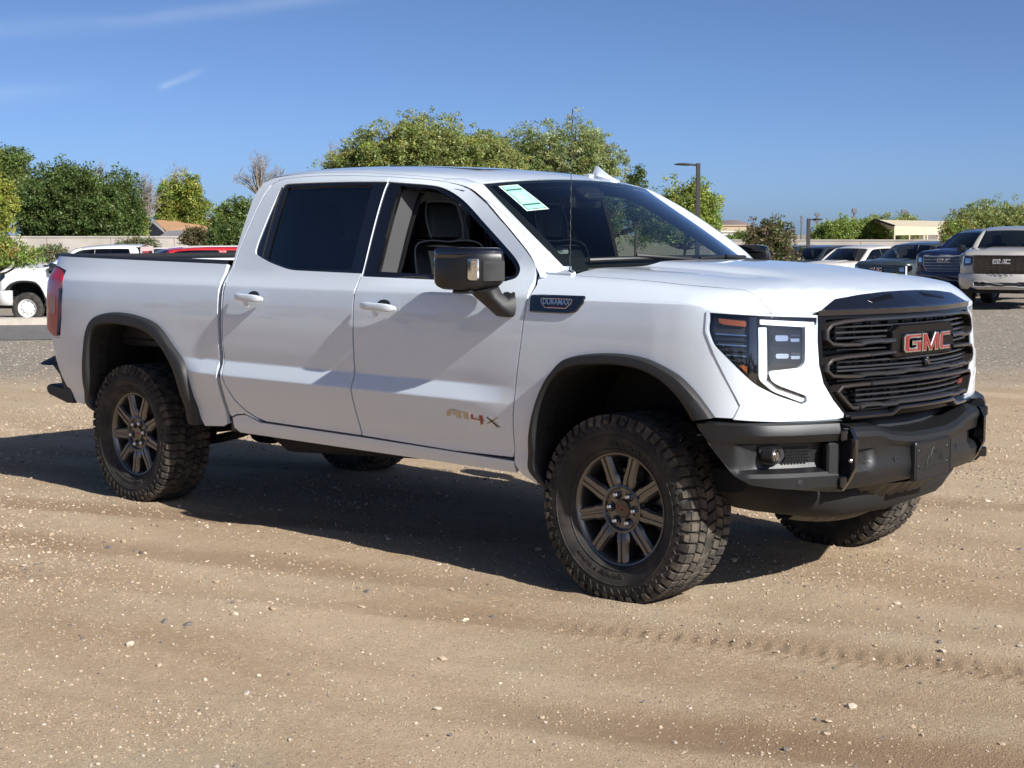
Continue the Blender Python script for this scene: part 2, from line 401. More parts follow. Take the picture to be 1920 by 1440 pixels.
# greenhouse section: s = z on the side, curls to the roof
GY=Spl([1.36,1.40,1.46,1.60,1.75,1.84,1.88,1.915,1.95,2.0,2.1,2.3,2.5,2.77],[.9865,.968,.948,.901,.845,.806,.786,.763,.735,.69,.60,.40,.22,0.0])
GZ=Spl([1.36,1.40,1.46,1.60,1.75,1.84,1.88,1.915,1.95,2.0,2.1,2.3,2.5,2.77],[1.36,1.40,1.46,1.60,1.75,1.84,1.878,1.905,1.922,1.935,1.948,1.964,1.972,1.976])
ROOFX=Spl([-2.80,-2.74,-2.6,-2.3,-2.0,-1.8,-1.4,-1.2,-1.1,-1.0],[-.040,-.024,-.008,-.001,-.006,-.016,-.046,-.074,-.096,-.122])
PING=Spl([1.30,1.325,1.36,1.38,1.40,1.43,1.47,3.0],[0,.0,.13,.26,.50,.85,1,1])
def pinf(x,s): return (.078+.020*sm(1.65,1.85,s))*sm(-1.70,-1.02,x)*PING(s)*np.minimum(1,GY(s)/.75)      # the cab narrows towards the windscreen
def tuck(P):
    P=np.array(P,float);return np.stack([P[:,0]-.93*pinf(P[:,0]-.03,P[:,1]),P[:,1]],1)
def green(x,s,off=0):
    x=np.asarray(x,float);s=np.asarray(s,float)
    e=1e-3;y=GY(s);z=GZ(s);dy=GY(s+e)-GY(s-e);dz=GZ(s+e)-GZ(s-e);l=np.hypot(dy,dz)+1e-12
    k=sm(1.80,1.96,s)
    pin=sm(-2.3,-2.78,x)*.012+pinf(x,s)
    return np.stack([x,-(y-pin+dz/l*off),z+k*ROOFX(x)-dy/l*off],-1)
HZC=Spl([-.70,-.5,-.2,0,.26,.55,.68,.75,.80],[1.487,1.482,1.473,1.466,1.450,1.412,1.383,1.362,1.345])
HYS=Spl([0,.28,.36,.40,.455,.50,.56,.66,.76,.84,.90,.97],[0,-.002,-.005,-.010,-.027,-.032,-.034,-.036,-.046,-.060,-.074,-.095])
HYF=Spl([0,.3,.5,.7,.8,.90,.97],[0,-.003,-.011,-.026,-.038,-.058,-.08])
def hoodz(x,y):
    y=np.abs(y);k=sm(.62,.25,x)
    return HZC(x)+HYS(y)*k+HYF(y)*(1-k)
BUMP=Plan([(-.2,1.05),(.30,1.045),(.45,1.035),(.56,1.01),(.68,.95),(.78,.83),(.86,.68),(.905,.575),(.935,.45),(.955,.3),(.968,.15),(.972,0)])
def bump(q,z,off=0):
    q=np.asarray(q,float);z=np.asarray(z,float);p=BUMP(q);d=BUMP(q+.015)-BUMP(q-.015);d=d/(np.linalg.norm(d,axis=-1,keepdims=True)+1e-12)
    xy=p+np.stack([-d[...,1],d[...,0]],-1)*np.broadcast_to(np.asarray(off,float),z.shape)[...,None]
    return np.stack([xy[...,0],-xy[...,1],z],-1)
_i=BODY.C[:,0]>.3
def front(y,z,off=0):
    """front face by y (both sides) and z"""
    y=np.asarray(y,float);z=np.asarray(z,float)
    x=np.interp(np.abs(y),BODY.C[_i,1][::-1],BODY.C[_i,0][::-1])
    return np.stack(np.broadcast_arrays(x+WF(z)+off,y,z),-1)
_j=BUMP.C[:,0]>.3
def bfront(y,z,off=0):
    y=np.asarray(y,float);z=np.asarray(z,float);x=np.interp(np.abs(y),BUMP.C[_j,1][::-1],BUMP.C[_j,0][::-1])
    return np.stack(np.broadcast_arrays(x+off,y,z),-1)
def cab(x,s,off=0):
    x=np.asarray(x,float);s=np.asarray(s,float)
    b=body(x,s,off);b[...,1]+=pinf(x,s);return np.where((s<1.38)[...,None],b,green(x,s,off))
_F=BODY.C[(BODY.C[:,0]>-1.3)]; _F=np.concatenate([_F,_F[::-1]*[1,-1]])
def edge_d(x,y):
    d=np.full(np.shape(x),9.);A=_F[:-1];B=_F[1:]
    sh=np.shape(x);x=np.ravel(x);y=np.ravel(y);d=np.full(len(x),9.)
    for a,b in zip(A[::2],B[1::2] if len(B)>1 else B):
        ab=b-a;l=ab@ab
        if l<1e-12: continue
        t=np.clip(((x-a[0])*ab[0]+(y-a[1])*ab[1])/l,0,1);d=np.minimum(d,np.hypot(x-a[0]-t*ab[0],y-a[1]-t*ab[1]))
    return d.reshape(sh)
ZE=lambda x:1.312-.036*sm(.35,.62,x)
def hood(x,y,off=0):
    """top of the hood and wings; it rolls over into the sides near its edge"""
    x=np.asarray(x,float);y=np.asarray(y,float)
    d=np.clip((edge_d(x,y)-.022)/.13,0,1);ze=ZE(x)
    return np.stack(np.broadcast_arrays(x,y,ze+(hoodz(x,y)-ze)*(1-(1-d)**2.2)+off),-1)
def fender(q,s,off=0):
    q=np.asarray(q,float);s=np.asarray(s,float)
    x0=BODY(q)[...,0];zc=ZE(x0);lo=body(q,np.minimum(s,zc),off);e=np.clip((s-1.312)/.12,0,1)
    p=BODY(q);d=BODY(q+.015)-BODY(q-.015);d=d/(np.linalg.norm(d,axis=-1,keepdims=True)+1e-12);n=np.stack([-d[...,1],d[...,0]],-1)
    xy=p-n*(.022+e*.133)[...,None];up=hood(xy[...,0],xy[...,1],off);up=up*np.array([1,-1,1])
    return np.where((s<=1.312)[...,None],lo,up)
CUT=[(-.345,1.),(.0,1.),(.30,1.),(.50,1.),(.585,.985),(.645,.92),(.69,.80),(.725,.62),(.750,.38),(.765,.16),(.772,0.)]   # wing / hood joint: (q, how far over the edge)
def cut_xy(gap):
    o=[]
    for q,e in CUT:
        p=BODY(np.array([q+gap*(1-e)]))[0];d=BODY(np.array([q+.015]))[0]-BODY(np.array([q-.015]))[0];d/=np.linalg.norm(d);n=np.array([-d[1],d[0]]);o.append(tuple(p-n*(.022+e*.133+gap*e)))
    return o
WT=np.array([-1.136,.64,1.841]);WB=np.array([-.485,.745,1.426])
def wscreen(a,t,off=0):
    """windscreen: a=-1..1 across, t=0 base..1 top"""
    a=np.asarray(a,float);t=np.asarray(t,float)
    cb=np.array([-.275,0,1.447]);ct=np.array([-1.055,0,1.874])
    def row(c,e): 
        k=np.abs(a)**2.2
        return np.stack([c[0]+(e[0]-c[0])*k,a*e[1],c[2]+(e[2]-c[2])*k],-1)
    p=row(cb,WB)*(1-t)[...,None]+row(ct,WT)*t[...,None]
    b=4*t*(1-t)*.022*(1-.5*a*a)
    return p+np.stack([b*.5+off*.52,np.zeros_like(b),b*.85+off*.85],-1)
def ygreen(s): return float(GY(s))
def s_of_y(y):
    ss=np.linspace(1.84,2.77,400);return float(np.interp(-y,-GY(ss),ss))
# ---- outlines in surface coordinates
FD=dict(
 front=[(-.497,1.449),(-.487,1.38),(-.490,1.30),(-.515,1.12),(-.545,.95),(-.590,.66),(-.602,.60),(-.615,.575)],
 top=[(-1.66,1.908),(-1.389,1.899),(-1.25,1.884),(-1.14,1.852),(-1.053,1.814),(-.905,1.737),(-.75,1.636),(-.609,1.540),(-.54,1.488)])
FDOOR=tuck(FD['front']+[(-1.0,.569),(-1.655,.583),(-1.657,1.3)]+FD['top'])
RDOOR=np.array([(-1.667,1.908),(-1.667,.583),(-2.44,.590),(-2.52,.606),(-2.60,.640),(-2.67,.695),(-2.72,.775),(-2.742,.87),(-2.747,1.0),(-2.740,1.33),(-2.727,1.504),(-2.672,1.708),(-2.640,1.81),(-2.612,1.862),(-2.565,1.892),(-2.488,1.903),(-2.221,1.910)])
RWIN=rnd([(-1.667,1.398),(-1.667,1.871),(-2.508,1.868),(-2.578,1.545),(-2.582,1.49),(-2.44,1.447),(-2.233,1.406)],[.001,.001,.05,.06,.05,.06,.06])
FWIN=tuck(np.concatenate([[(-1.657,1.384),(-1.657,1.871)],crv([(-1.403,1.854),(-1.30,1.842),(-1.212,1.818),(-1.07,1.760),(-.898,1.654),(-.718,1.541),(-.625,1.478),(-.588,1.435),(-.600,1.397),(-.66,1.379)],4),[(-1.045,1.376)]]))
ROUT=crv([(-4.10,.492),(-4.225,.56),(-4.20,.66),(-4.15,.868),(-4.088,1.035),(-3.985,1.107),(-3.79,1.134),(-3.55,1.120),(-3.357,1.072),(-3.212,.962),(-3.095,.849),(-3.062,.686),(-3.045,.52)],5)
RIN=crv([(-4.06,.492),(-4.155,.58),(-4.12,.70),(-4.075,.90),(-4.012,1.02),(-3.90,1.058),(-3.70,1.062),(-3.48,1.037),(-3.345,.977),(-3.25,.893),(-3.18,.777),(-3.155,.66),(-3.14,.52)],5)
FOUT=crv([(-.44,.440),(-.498,.52),(-.494,.60),(-.470,.68),(-.430,.79),(-.374,.907),(-.310,.990),(-.22,1.058),(-.014,1.088),(.189,1.080),(.352,1.026),(.438,.966),(.50,.900),(.538,.853)],5)
FIN=crv([(-.40,.440),(-.445,.53),(-.440,.62),(-.425,.71),(-.400,.80),(-.345,.905),(-.28,.972),(-.19,1.018),(-.014,1.040),(.16,1.034),(.275,1.000),(.365,.938),(.415,.88),(.445,.835)],5)
# ------------------------------------------------------------ wheels
def letters_ring(g,word,r,ang0,y,size,sgn=-1,ext=.0016,bold=.002,k=0,pitch=None):
    """raised letters set round a sidewall; ang0 is the middle of the word (0 = up), reading from outside"""
    step=pitch or size*.80/r;n=len(word)
    for i,ch in enumerate(word):
        V,F=text_vf(ch,size,ext,bold)
        a=ang0+(i-(n-1)/2)*step            # clockwise seen from outside (-y side): x right, z up
        R=np.array([[math.cos(a),0,-math.sin(a)],[0,1,0],[math.sin(a),0,math.cos(a)]])
        P=np.stack([V[:,0],np.zeros(len(V)),V[:,1]+r],1);x=P[:,0]*math.cos(a)+P[:,2]*math.sin(a);z=-P[:,0]*math.sin(a)+P[:,2]*math.cos(a)
        g.add(np.stack([x,y-V[:,2],z],1),F,k)
def make_tyre(detail=True,R=.417,rb=.245,hw=.150,street=False):
    g=G();t=.016 if detail else .006
    pr=[(rb-.004,-.080),(rb,-.108),(rb+.006,-.118),(rb+.03,-.132),(rb+.075,-hw),(R-.052,-hw-.001),(R-.030,-hw+.008),(R-t-.002,-hw+.030),(R-t,-hw+.05),(R-t+.001,0)]
    pr=pr+[(r,-y) for r,y in pr[-2::-1]]
    V,F=lathe(pr,64 if detail else 32);g.add(V,F,0)
    if detail:
        N_=54;dp=2*math.pi/N_
        def blk(t0,t1,ya,yb,sk,r0,r1,tw=0.,k=1,cut=.0):
            # block footprint: angular t0..t1, across ya..yb, skewed
            P=[]
            for r,m in ((r0,0),(r1,.0016)):
                for (tt,yy,s) in ((t0,ya,-1),(t1,ya,-1),(t1,yb,1),(t0,yb,1)):
                    ta=tt+s*sk/2+(m*2/r if tt==t0 else -m*2/r);y=yy+(m if yy==min(ya,yb) else -m)
                    P.append((r*math.sin(ta),y,r*math.cos(ta)))
            V=np.array(P);F=[(4,5,6,7),(0,1,5,4),(1,2,6,5),(2,3,7,6),(3,0,4,7)];g.add(V,F,k)
        for i in range(N_):
            a=i*dp;R0=R-t-.004
            for s in (-1,1):
                blk(a+.04*dp,a+.86*dp,s*.086,s*(hw-.010),s*.10*dp,R0,R-.001)
                # shoulder step, alternating length
                e=.012 if i%2 else 0
                for (rr0,rr1) in ((R-.040-e,R-.010),):
                    y0=s*(hw+.0005);P=[]
                    for (ta,r,y) in ((a+.08*dp,R-.006,s*(hw-.012)),(a+.78*dp,R-.006,s*(hw-.012)),(a+.74*dp,rr0+.016,s*(hw+.003)),(a+.70*dp,rr0,s*(hw+.001)),(a+.20*dp,rr0,s*(hw+.001)),(a+.14*dp,rr0+.016,s*(hw+.003))):
                        P.append((r*math.sin(ta),y,r*math.cos(ta)))
                    for (ta,r,y) in ((a+.08*dp,R-.03,s*(hw-.03)),(a+.78*dp,R-.03,s*(hw-.03)),(a+.74*dp,rr0+.016,s*(hw-.012)),(a+.70*dp,rr0,s*(hw-.012)),(a+.20*dp,rr0,s*(hw-.012)),(a+.14*dp,rr0+.016,s*(hw-.012))):
                        P.append((r*math.sin(ta),y,r*math.cos(ta)))
                    Fq=[(0,1,2,5),(5,2,3,4)]+[(j,(j+1)%6,6+(j+1)%6,6+j) for j in range(6)]
                    g.add(np.array(P),Fq,1)
                # chevron rib lower on the sidewall
                for (c0,c1,r1,r2) in ((.10,.30,R-.062,R-.048),(.30,.62,R-.048,R-.070)):
                    w_=.0035;P=[]
                    for (ta,r) in ((a+c0*dp,r1),(a+c1*dp,r2)):
                        for dr,dy in ((-w_,0),(0,.004),(w_,0)):
                            P.append(((r+dr)*math.sin(ta),s*(hw+.0005+dy),(r+dr)*math.cos(ta)))
                    g.add(np.array(P),[(0,1,4,3),(1,2,5,4)],0)
            blk(a+.08*dp,a+.95*dp,-.081,-.033,.30*dp,R0,R)
            blk(a+.42*dp,a+1.29*dp,-.0285,.0285,-.34*dp,R0,R)
            blk(a+.08*dp,a+.95*dp,.033,.081,.30*dp,R0,R)
        for s in (-1,):
            letters_ring(g,'GOODYEAR',rb+.048,math.pi,-hw+.0080,.044)
            letters_ring(g,'WRANGLER',rb+.048,0,-hw+.0080,.044)
        for rr in (rb+.022,rb+.082): # thin raised rings
            V,F=lathe([(rr-.002,-(hw-.022 if rr<rb+.05 else hw-.0)),(rr,-(hw-.018 if rr<rb+.05 else hw+.0025)),(rr+.002,-(hw-.020 if rr<rb+.05 else hw-.0))],64);g.add(V,F,0)
    return mesh('tyre',g.VV(),g.F,[RUBBER,TREADM],40,g.mi)
def make_rim(detail=True,mats=None,rb=.245,ns=9,style='spoke'):
    m0,m1=mats or (RIMM,DARK)
    g=G();n=72 if detail else 32
    V,F=lathe([(rb-.03,.10),(rb-.028,-.02),(rb-.018,-.080),(rb-.012,-.100),(rb-.004,-.109),(rb+.003,-.111),(rb+.005,-.105),(rb+.003,-.095)],n);g.add(V,F,0)
    V,F=lathe([(0.0,.015),(.15,.015),(.172,.01),(.172,-.005),(.15,-.006),(.0,-.006)],n//2);g.add(V,F,2)     # brake disc
    V,F=lathe([(rb-.029,.02),(.10,.03),(0,.03)],n//2);g.add(V,F,1)
    hub=lathe([(.080,-.02),(.102,-.055),(.108,-.086),(.106,-.095),(.099,-.097),(.093,-.093),(.090,-.082),(.043,-.080),(.0415,-.083)],n);g.add(*hub,0)
    if style=='spoke':
        for i in range(ns):
            a=i*2*math.pi/ns
            # spoke cross sections from the hub out to the rim: (r, half width, front y, back y)
            sec=[(.085,.024,-.084,-.03),(.108,.035,-.095,-.030),(.145,.036,-.099,-.035),(.152,.031,-.100,-.038),(.205,.030,-.101,-.045),(rb-.006,.031,-.104,-.06)]
            P=[]
            for r,hw,yf,yb in sec:
                P.append([(-hw,yb,r),(-hw,yf+.012,r),(-hw*.72,yf,r),(-hw*.22,yf,r),(-hw*.14,yf+.006,r),(hw*.14,yf+.006,r),(hw*.22,yf,r),(hw*.72,yf,r),(hw,yf+.012,r),(hw,yb,r)])
            P=np.array(P);c,s=math.cos(a),math.sin(a);Q=P.copy();Q[...,0]=P[...,0]*c+P[...,2]*s;Q[...,2]=-P[...,0]*s+P[...,2]*c
            V,F=grid(Q);g.add(V,F,0)
    else:   # pressed steel wheel: dished disc with slots
        V,F=lathe([(rb-.02,-.075),(rb-.055,-.045),(rb-.075,-.055),(.115,-.075),(.09,-.082),(.07,-.09)],n);g.add(V,F,0)
        for i in range(10):
            a=i*2*math.pi/10;r=.165
            V,F=lathe([(0,-.0),(.017,0)],10);V=V*[1,1,1];V[:,0]*=.8;V=np.stack([V[:,0]+0*r,np.full(len(V),-.0665),V[:,2]+r],1)
            c,s=math.cos(a),math.sin(a);W=V.copy();W[:,0]=V[:,0]*c+V[:,2]*s;W[:,2]=-V[:,0]*s+V[:,2]*c;g.add(W,F+[tuple(range(1,2*10,2))],1)
        V,F=lathe([(.070,-.088),(.06,-.10),(.03,-.106),(0,-.108)],20);g.add(V,F,0)
    me=mesh('rim',g.VV(),g.F,[m0,m1,SILVER],30,g.mi)
    return me
def nut_mesh():
    V,F=lathe([(.0,-.106),(.008,-.106),(.0130,-.099),(.0135,-.074)],6);V2,F2=lathe([(.0230,-.0825),(.0215,-.0815),(.012,-.0805),(0,-.0805)],16)
    g=G().add(V,F,0).add(V2,F2,1);return mesh('lug_nut',g.VV(),g.F,[SILVER,DARK],30,g.mi)
GMCP={ # block letters on a 1.0-high grid: outer outline, width
 'G':([(0,.14),(.14,0),(1.12,0),(1.12,.62),(.52,.62),(.52,.38),(.80,.38),(.80,.26),(.34,.26),(.30,.30),(.30,.70),(.34,.74),(1.12,.74),(1.12,1),(.14,1),(0,.86)],1.12),
 'M':([(0,0),(.30,0),(.30,.52),(.55,0),(.75,0),(1.0,.52),(1.0,0),(1.30,0),(1.30,1),(1.0,1),(.65,.34),(.30,1),(0,1)],1.30),
 'C':([(0,.14),(.14,0),(1.05,0),(1.05,.26),(.34,.26),(.30,.30),(.30,.70),(.34,.74),(1.05,.74),(1.05,1),(.14,1),(0,.86)],1.05)}
def gmc(fr,h,gap=.10,depth=.014,rim=.011,parent=None,names=('emblem_letter','enamel'),mats=None,enamel=True,sx=1.):
    """three block letters with a bright rim and a red face; fr(a,b,h)->xyz with a,b in metres centred on the word"""
    wt=sum(GMCP[c][1] for c in 'GMC')+2*gap;x=-wt/2;m0,m1=mats or (CHROME,RED)
    for c in 'GMC':
        P,wd=GMCP[c];P=(np.array(P)+[x,-.5])*[h*sx,h]
        V,F=solid(P,fr,0,depth,.003);o=mk(names[0],V,F,m0,parent,20)
        if enamel:
            V,F=solid(offpoly(P,rim),fr,depth-.001,depth+.0015,0);mk(names[1],V,F,m1,o if parent and parent.parent is None else parent,20)
        x+=wd+gap
def wheel(parent,loc,tyre,rim,nut=None,side=-1,spin=0.,cap=True,steer=0.):
    o=bpy.data.objects.new('wheel',None);link(o,parent);o.location=loc;o.empty_display_size=.1
    o.rotation_euler=(0,spin,(math.pi if side>0 else 0)+steer)
    link(bpy.data.objects.new('tyre',tyre),o);link(bpy.data.objects.new('rim',rim),o)
    if nut:
        for i in range(6):
            n=link(bpy.data.objects.new('lug_nut',nut),o);a=i*math.pi/3+.26;n.location=(.067*math.sin(a),0,.067*math.cos(a))
    if cap:
        V,F=lathe([(.0415,-.078),(.0405,-.086),(.037,-.0885),(0,-.0890)],28);mk('hub_cap',V,F,GLOSS,o,30)
        V,F=text_vf('GMC',.030,.0008,.0010);mk('cap_lettering',np.stack([V[:,0],-.0892-V[:,2],V[:,1]],1),F,RED,o,None)
    return o
# ------------------------------------------------------------ pickup body
def ribbon(outer,inner,f,prof,k=70):
    """band between two outlines: prof = (across 0..1, offset)"""
    def rs(P):
        P=np.asarray(P);L=np.concatenate([[0],np.cumsum(np.linalg.norm(np.diff(P,axis=0),axis=1))]);t=np.linspace(0,L[-1],k);return np.stack([np.interp(t,L,P[:,0]),np.interp(t,L,P[:,1])],1)
    a,b=rs(outer),rs(inner);R=[]
    for t,o in prof:
        p=a+(b-a)*t;R.append(f(p[:,0],p[:,1],np.full(k,o)) if o is not None else None)
    return grid(np.stack(R,1))
def side_shift(V,F,s): return (V,F) if s<0 else mir(V,F)
def fbody(o): return lambda q,z:body(q,z,np.full(np.shape(z),o))
def fcab(o): return lambda q,z:cab(q,z,np.full(np.shape(z),o))
def ffen(o): return lambda q,z:fender(q,z,np.full(np.shape(z),o))
FENDER=np.concatenate([np.array([(-.53,1.432),(-.515,1.40),(-.484,1.36),(-.483,1.30),(-.508,1.12),(-.538,.95),(-.583,.66),(-.60,.585),(-.605,.55),(-.57,.49),(-.50,.455)]),FOUT[6:],[(.62,.853),(.64,.90),(.62,.945),(.535,1.105),(.492,1.195),(.488,1.284),(.60,1.278),(.772,1.2755)],[(q,1.312+.12*e) for q,e in CUT[::-1][:-1]]])
def box_poly():
    return np.concatenate([[(-2.794,1.430),(-2.794,.62),(-2.798,.545),(-2.83,.53),(-3.02,.515)],ROUT[::-1][2:-8],[(-4.30,.545),(-4.38,.545),(-4.47,.62),(-4.55,.78),(-4.60,.90),(-4.60,.945),(-4.475,.95),(-4.455,1.07),(-4.440,1.25),(-4.470,1.37),(-4.62,1.395),(-4.83,1.40),(-4.83,1.43),(-4.79,1.452),(-4.6,1.455)]])
TAIL=rnd([(-4.480,1.362),(-4.447,1.25),(-4.462,1.06),(-4.50,.965),(-4.56,.955),(-4.70,1.0),(-4.86,1.08),(-4.90,1.15),(-4.90,1.34),(-4.84,1.382),(-4.62,1.385)],.02)
def build_shell(root,pm,res=.06,kind='pickup',hero=False):
    """painted panels and glass; every panel hangs on the vehicle's root"""
    R={}
    for s in (-1,1):
        R['fender',s]=panel('fender',ffen(0),FENDER,pm,root,res,sgn=s,rows=[1.300,1.306,1.3115,1.3125,1.32,1.33] if hero else ())
        R['fdoor',s]=panel('front_door',fcab(0),FDOOR,pm,root,res,holes=[FWIN],sgn=s,th=.02,rows=CREASE if hero else ())
        R['rdoor',s]=panel('rear_door',fcab(0),RDOOR,pm,root,res,holes=[RWIN],sgn=s,th=.02,rows=CREASE if hero else ())
        # black surrounds, set back a little
        fi=offpoly(FWIN,.024);ri=offpoly(RWIN,.022)
        fi=fi.copy();fi[:2,0]-=.0;fi[0,0]=fi[1,0]=-1.565;fi[0,1]+=.004
        fo=[fi]
        panel('window_trim',fcab(-.006),FWIN,GLOSS,R['fdoor',s],res,holes=fo,sgn=s,th=.03)
        ri=rnd([(-1.752,1.418),(-1.762,1.853),(-2.462,1.850),(-2.468,1.466),(-2.35,1.437),(-2.18,1.412)],[.02,.02,.02,.02,.03,.05])
        panel('window_trim',fcab(-.006),RWIN,GLOSS,R['rdoor',s],res,holes=[ri],sgn=s,th=.03)
        panel('window_glass',fcab(-.016),offpoly(ri,-.012),PRIV,R['rdoor',s],.12,sgn=s,th=0)
        if not hero or s>0: panel('window_glass',fcab(-.016),offpoly(fi,-.012),CLEARG if hero else PRIV,R['fdoor',s],.12,sgn=s,th=0)
        # quarter strip in the rear door
        if hero:
            for (a,b) in (((-2.505,1.852),(-2.505,1.47)),):
                pts=np.stack([np.linspace(a[0],b[0],9),np.linspace(a[1],b[1],9)],1);X=cab(pts[:,0],pts[:,1],np.full(9,-.002))
                V,F=tube(X,.0035,6);V,F=side_shift(V,F,s);mk('window_divider',V,F,TRIM,R['rdoor',s])
        # roof rail and rear pillar
        rp=np.concatenate([[(-2.752,1.335),(-2.752,1.33)],RDOOR[9:][:],[(-1.66,1.915),(-1.389,1.906),(-1.26,1.894),(-1.30,1.944),(-1.5,1.947),(-2.2,1.950),(-2.5,1.940),(-2.60,1.925),(-2.70,1.88),(-2.742,1.80),(-2.762,1.5)]])
        rp[:len(rp)]+=0;cp=np.array([(-2.748,1.33),(-2.746,1.36),(-2.735,1.504),(-2.680,1.710),(-2.648,1.813),(-2.619,1.868),(-2.569,1.899),(-2.488,1.910),(-2.221,1.917),(-1.66,1.915),(-1.389,1.9055),(-1.30,1.8985),(-1.215,1.884),(-1.28,1.942),(-1.5,1.945),(-2.2,1.948),(-2.5,1.940),(-2.62,1.925),(-2.70,1.89),(-2.735,1.80),(-2.757,1.5),(-2.761,1.33)])
        panel('rear_pillar',fcab(0),tuck(cp),pm,root,res,sgn=s)
        lp=np.array([(-2.752,1.33),(-2.778,1.33),(-2.778,.60),(-2.74,.585),(-2.70,.62),(-2.735,.80),(-2.755,.9)])
        panel('cab_corner',fbody(0),[(-2.754,1.328),(-2.756,1.0),(-2.751,.868),(-2.729,.770),(-2.679,.686),(-2.606,.632),(-2.520,.597),(-2.50,.586),(-2.62,.618),(-2.70,.608),(-2.742,.593),(-2.760,.60),(-2.760,1.328)],pm,root,res,sgn=s,rows=CREASE if hero else ())
        # A pillar
        d=np.array([(-.452,1.400),(-.487,1.440),(-.54,1.497),(-.609,1.549),(-.75,1.645),(-.905,1.746),(-1.053,1.823),(-1.14,1.860),(-1.26,1.892)])
        d=crv(tuck(d),6);D=green(d[:,0],d[:,1],np.zeros(len(d)));n=len(D)
        e=np.concatenate([[WB*[1,-1,1]+(WT-WB)*[1,-1,1]*t for t in np.linspace(-.10,1,30)],green(tuck([(-1.21,1.99),(-1.30,1.942)])[:,0],np.array([1.99,1.942]),np.zeros(2))])
        L=np.concatenate([[0],np.cumsum(np.linalg.norm(np.diff(e,axis=0),axis=1))]);tt=np.linspace(0,L[-1],n);e=np.stack([np.interp(tt,L,e[:,i]) for i in range(3)],1)
        A=[]
        for t in np.linspace(0,1,9):
            b=np.sin(math.pi*t)*.014*np.sin(np.linspace(.15,math.pi,n))**.5
            A.append(D*(1-t)+e*t+np.stack([b*.45,-b*.55,b*.65],1))
        V,F=grid(np.array(A));V,F=side_shift(V,F,s);mk('front_pillar',V,F,pm,root,60)
        # sill
        sl=np.array([(-.61,.556),(-.61,.50),(-2.70,.505),(-2.735,.53),(-2.742,.585),(-2.70,.60),(-2.62,.61),(-2.50,.578),(-1.655,.572)])
        sil=panel('rocker_panel',fbody(0),sl,pm,root,res,sgn=s,th=.05)
        if kind=='pickup':
            R['box',s]=panel('box_side',fbody(0),box_poly(),pm,root,res,sgn=s,th=.03,rows=CREASE if hero else ())
            # rail cap along the box
            x=np.linspace(-4.76,-2.79,24);zt=np.interp(x,[-4.76,-2.79],[1.462,1.438]);P=[]
            for (dy,dz) in ((.0,-.006),(-.004,.008),(-.016,.014),(-.085,.012),(-.095,-.01),(-.095,-.05)):
                p=body(x,zt,np.zeros(len(x)));P.append(np.stack([p[:,0],p[:,1]-dy*1,p[:,2]+dz],1))
            V,F=grid(np.array(P));V,F=side_shift(V,F,s);mk('bed_rail_cap',V,F,TRIM,root)
            V,F=cbox((-3.78,-.80,1.19),(1.98,.06,.46),.01);V,F=side_shift(V,F,s);mk('bed_wall',V,F,TRIM,root)
            panel('tail_light',fbody(.003),TAIL,TAILR,root,.03,sgn=s,th=.03)
        # wheel-arch flares and liners
        for (o_,i_,tg) in ((FOUT,FIN,'front'),(ROUT,RIN,'rear')):
            f=lambda q,z,o:body(q,z,o)
            V,F=ribbon(o_,i_,f,[(-.02,-.01),(0,.008),(.06,.026),(.16,.034),(.55,.038),(.85,.036),(.96,.028),(1.0,.012),(1.0,-.10)],90 if hero else 36)
            V,F=side_shift(V,F,s);mk('wheel_arch_flare',V,F,FLAREM,root,40)
            k=len(i_);V,F=grid(np.stack([body(i_[:,0],i_[:,1],np.full(k,o)) for o in (-.05,-.2,-.45)],1));c=np.mean(V,axis=0)
            W=body(i_[:,0],i_[:,1],np.full(k,-.45));g=G().add(V,F).add(W,[tuple(range(k))])
            V,F=side_shift(g.VV(),g.F,s);mk('wheel_well_liner',V,F,DARK,root,50)
    # hood and roof run across both sides
    cut=cut_xy(.005)
    q=np.linspace(.80,BODY.q[-1],34);pf=BODY(q);d=BODY(q+.015)-BODY(q-.015);d/=np.linalg.norm(d,axis=1,keepdims=True)
    pf=pf+np.stack([-d[:,1],d[:,0]],1)*-.024;pf[-1,1]=0
    rear=[(-.34,.60),(-.30,.50),(-.235,.42),(-.222,.32),(-.215,0)]
    half=np.array(cut+[tuple(p) for p in pf]);hp=np.concatenate([half,(half*[1,-1])[::-1][1:],np.array([(x,-y) for x,y in rear]),np.array(rear[::-1][1:])])
    hp=hp[::-1]
    for s in (-1,1): panel('cowl_corner',lambda x,y:hood(x,y,-.001)*np.array([1,-1,1]),[(-.350,.8755),(-.350,.845),(-.43,.79),(-.47,.735),(-.505,.745),(-.505,.872),(-.488,.876)][::-1],pm,root,.05,sgn=s,th=.01)
    R['hood']=panel('hood',lambda x,y:hood(x,y),hp,pm,root,min(res,.045) if hero else res,th=.02)
    sT=s_of_y(.64);sT=float(np.interp(-.64,-(GY(np.linspace(1.9,2.6,300))-pinf(np.full(300,-1.136),np.linspace(1.9,2.6,300))),np.linspace(1.9,2.6,300)));rf=[tuple(p) for p in tuck([(-1.30,1.947),(-1.21,1.99)])]+[(-1.140,sT)]+[(-1.055+(WT[0]+1.055)*abs(a)**2.2-.004,s_of_y(.64*a)) for a in np.linspace(.9,0,10)]
    rr=[(-2.735,2.77),(-2.745,2.3),(-2.75,2.1),(-2.735,2.0),(-2.70,1.965),(-2.62,1.952),(-2.5,1.951),(-2.2,1.952),(-1.6,1.950)]
    rp=np.array(rf+rr)
    merge_panels('roof',[panel('roof',lambda x,y:green(x,y,np.zeros(np.shape(x))),rp,pm,None,res,sgn=s,get=True,th=.01) for s in (-1,1)],pm,root)
    # windscreen with its dark border
    wo=np.concatenate([np.stack([np.linspace(-1,1,21),np.zeros(21)],1),np.stack([np.linspace(1,-1,21),np.ones(21)],1)])
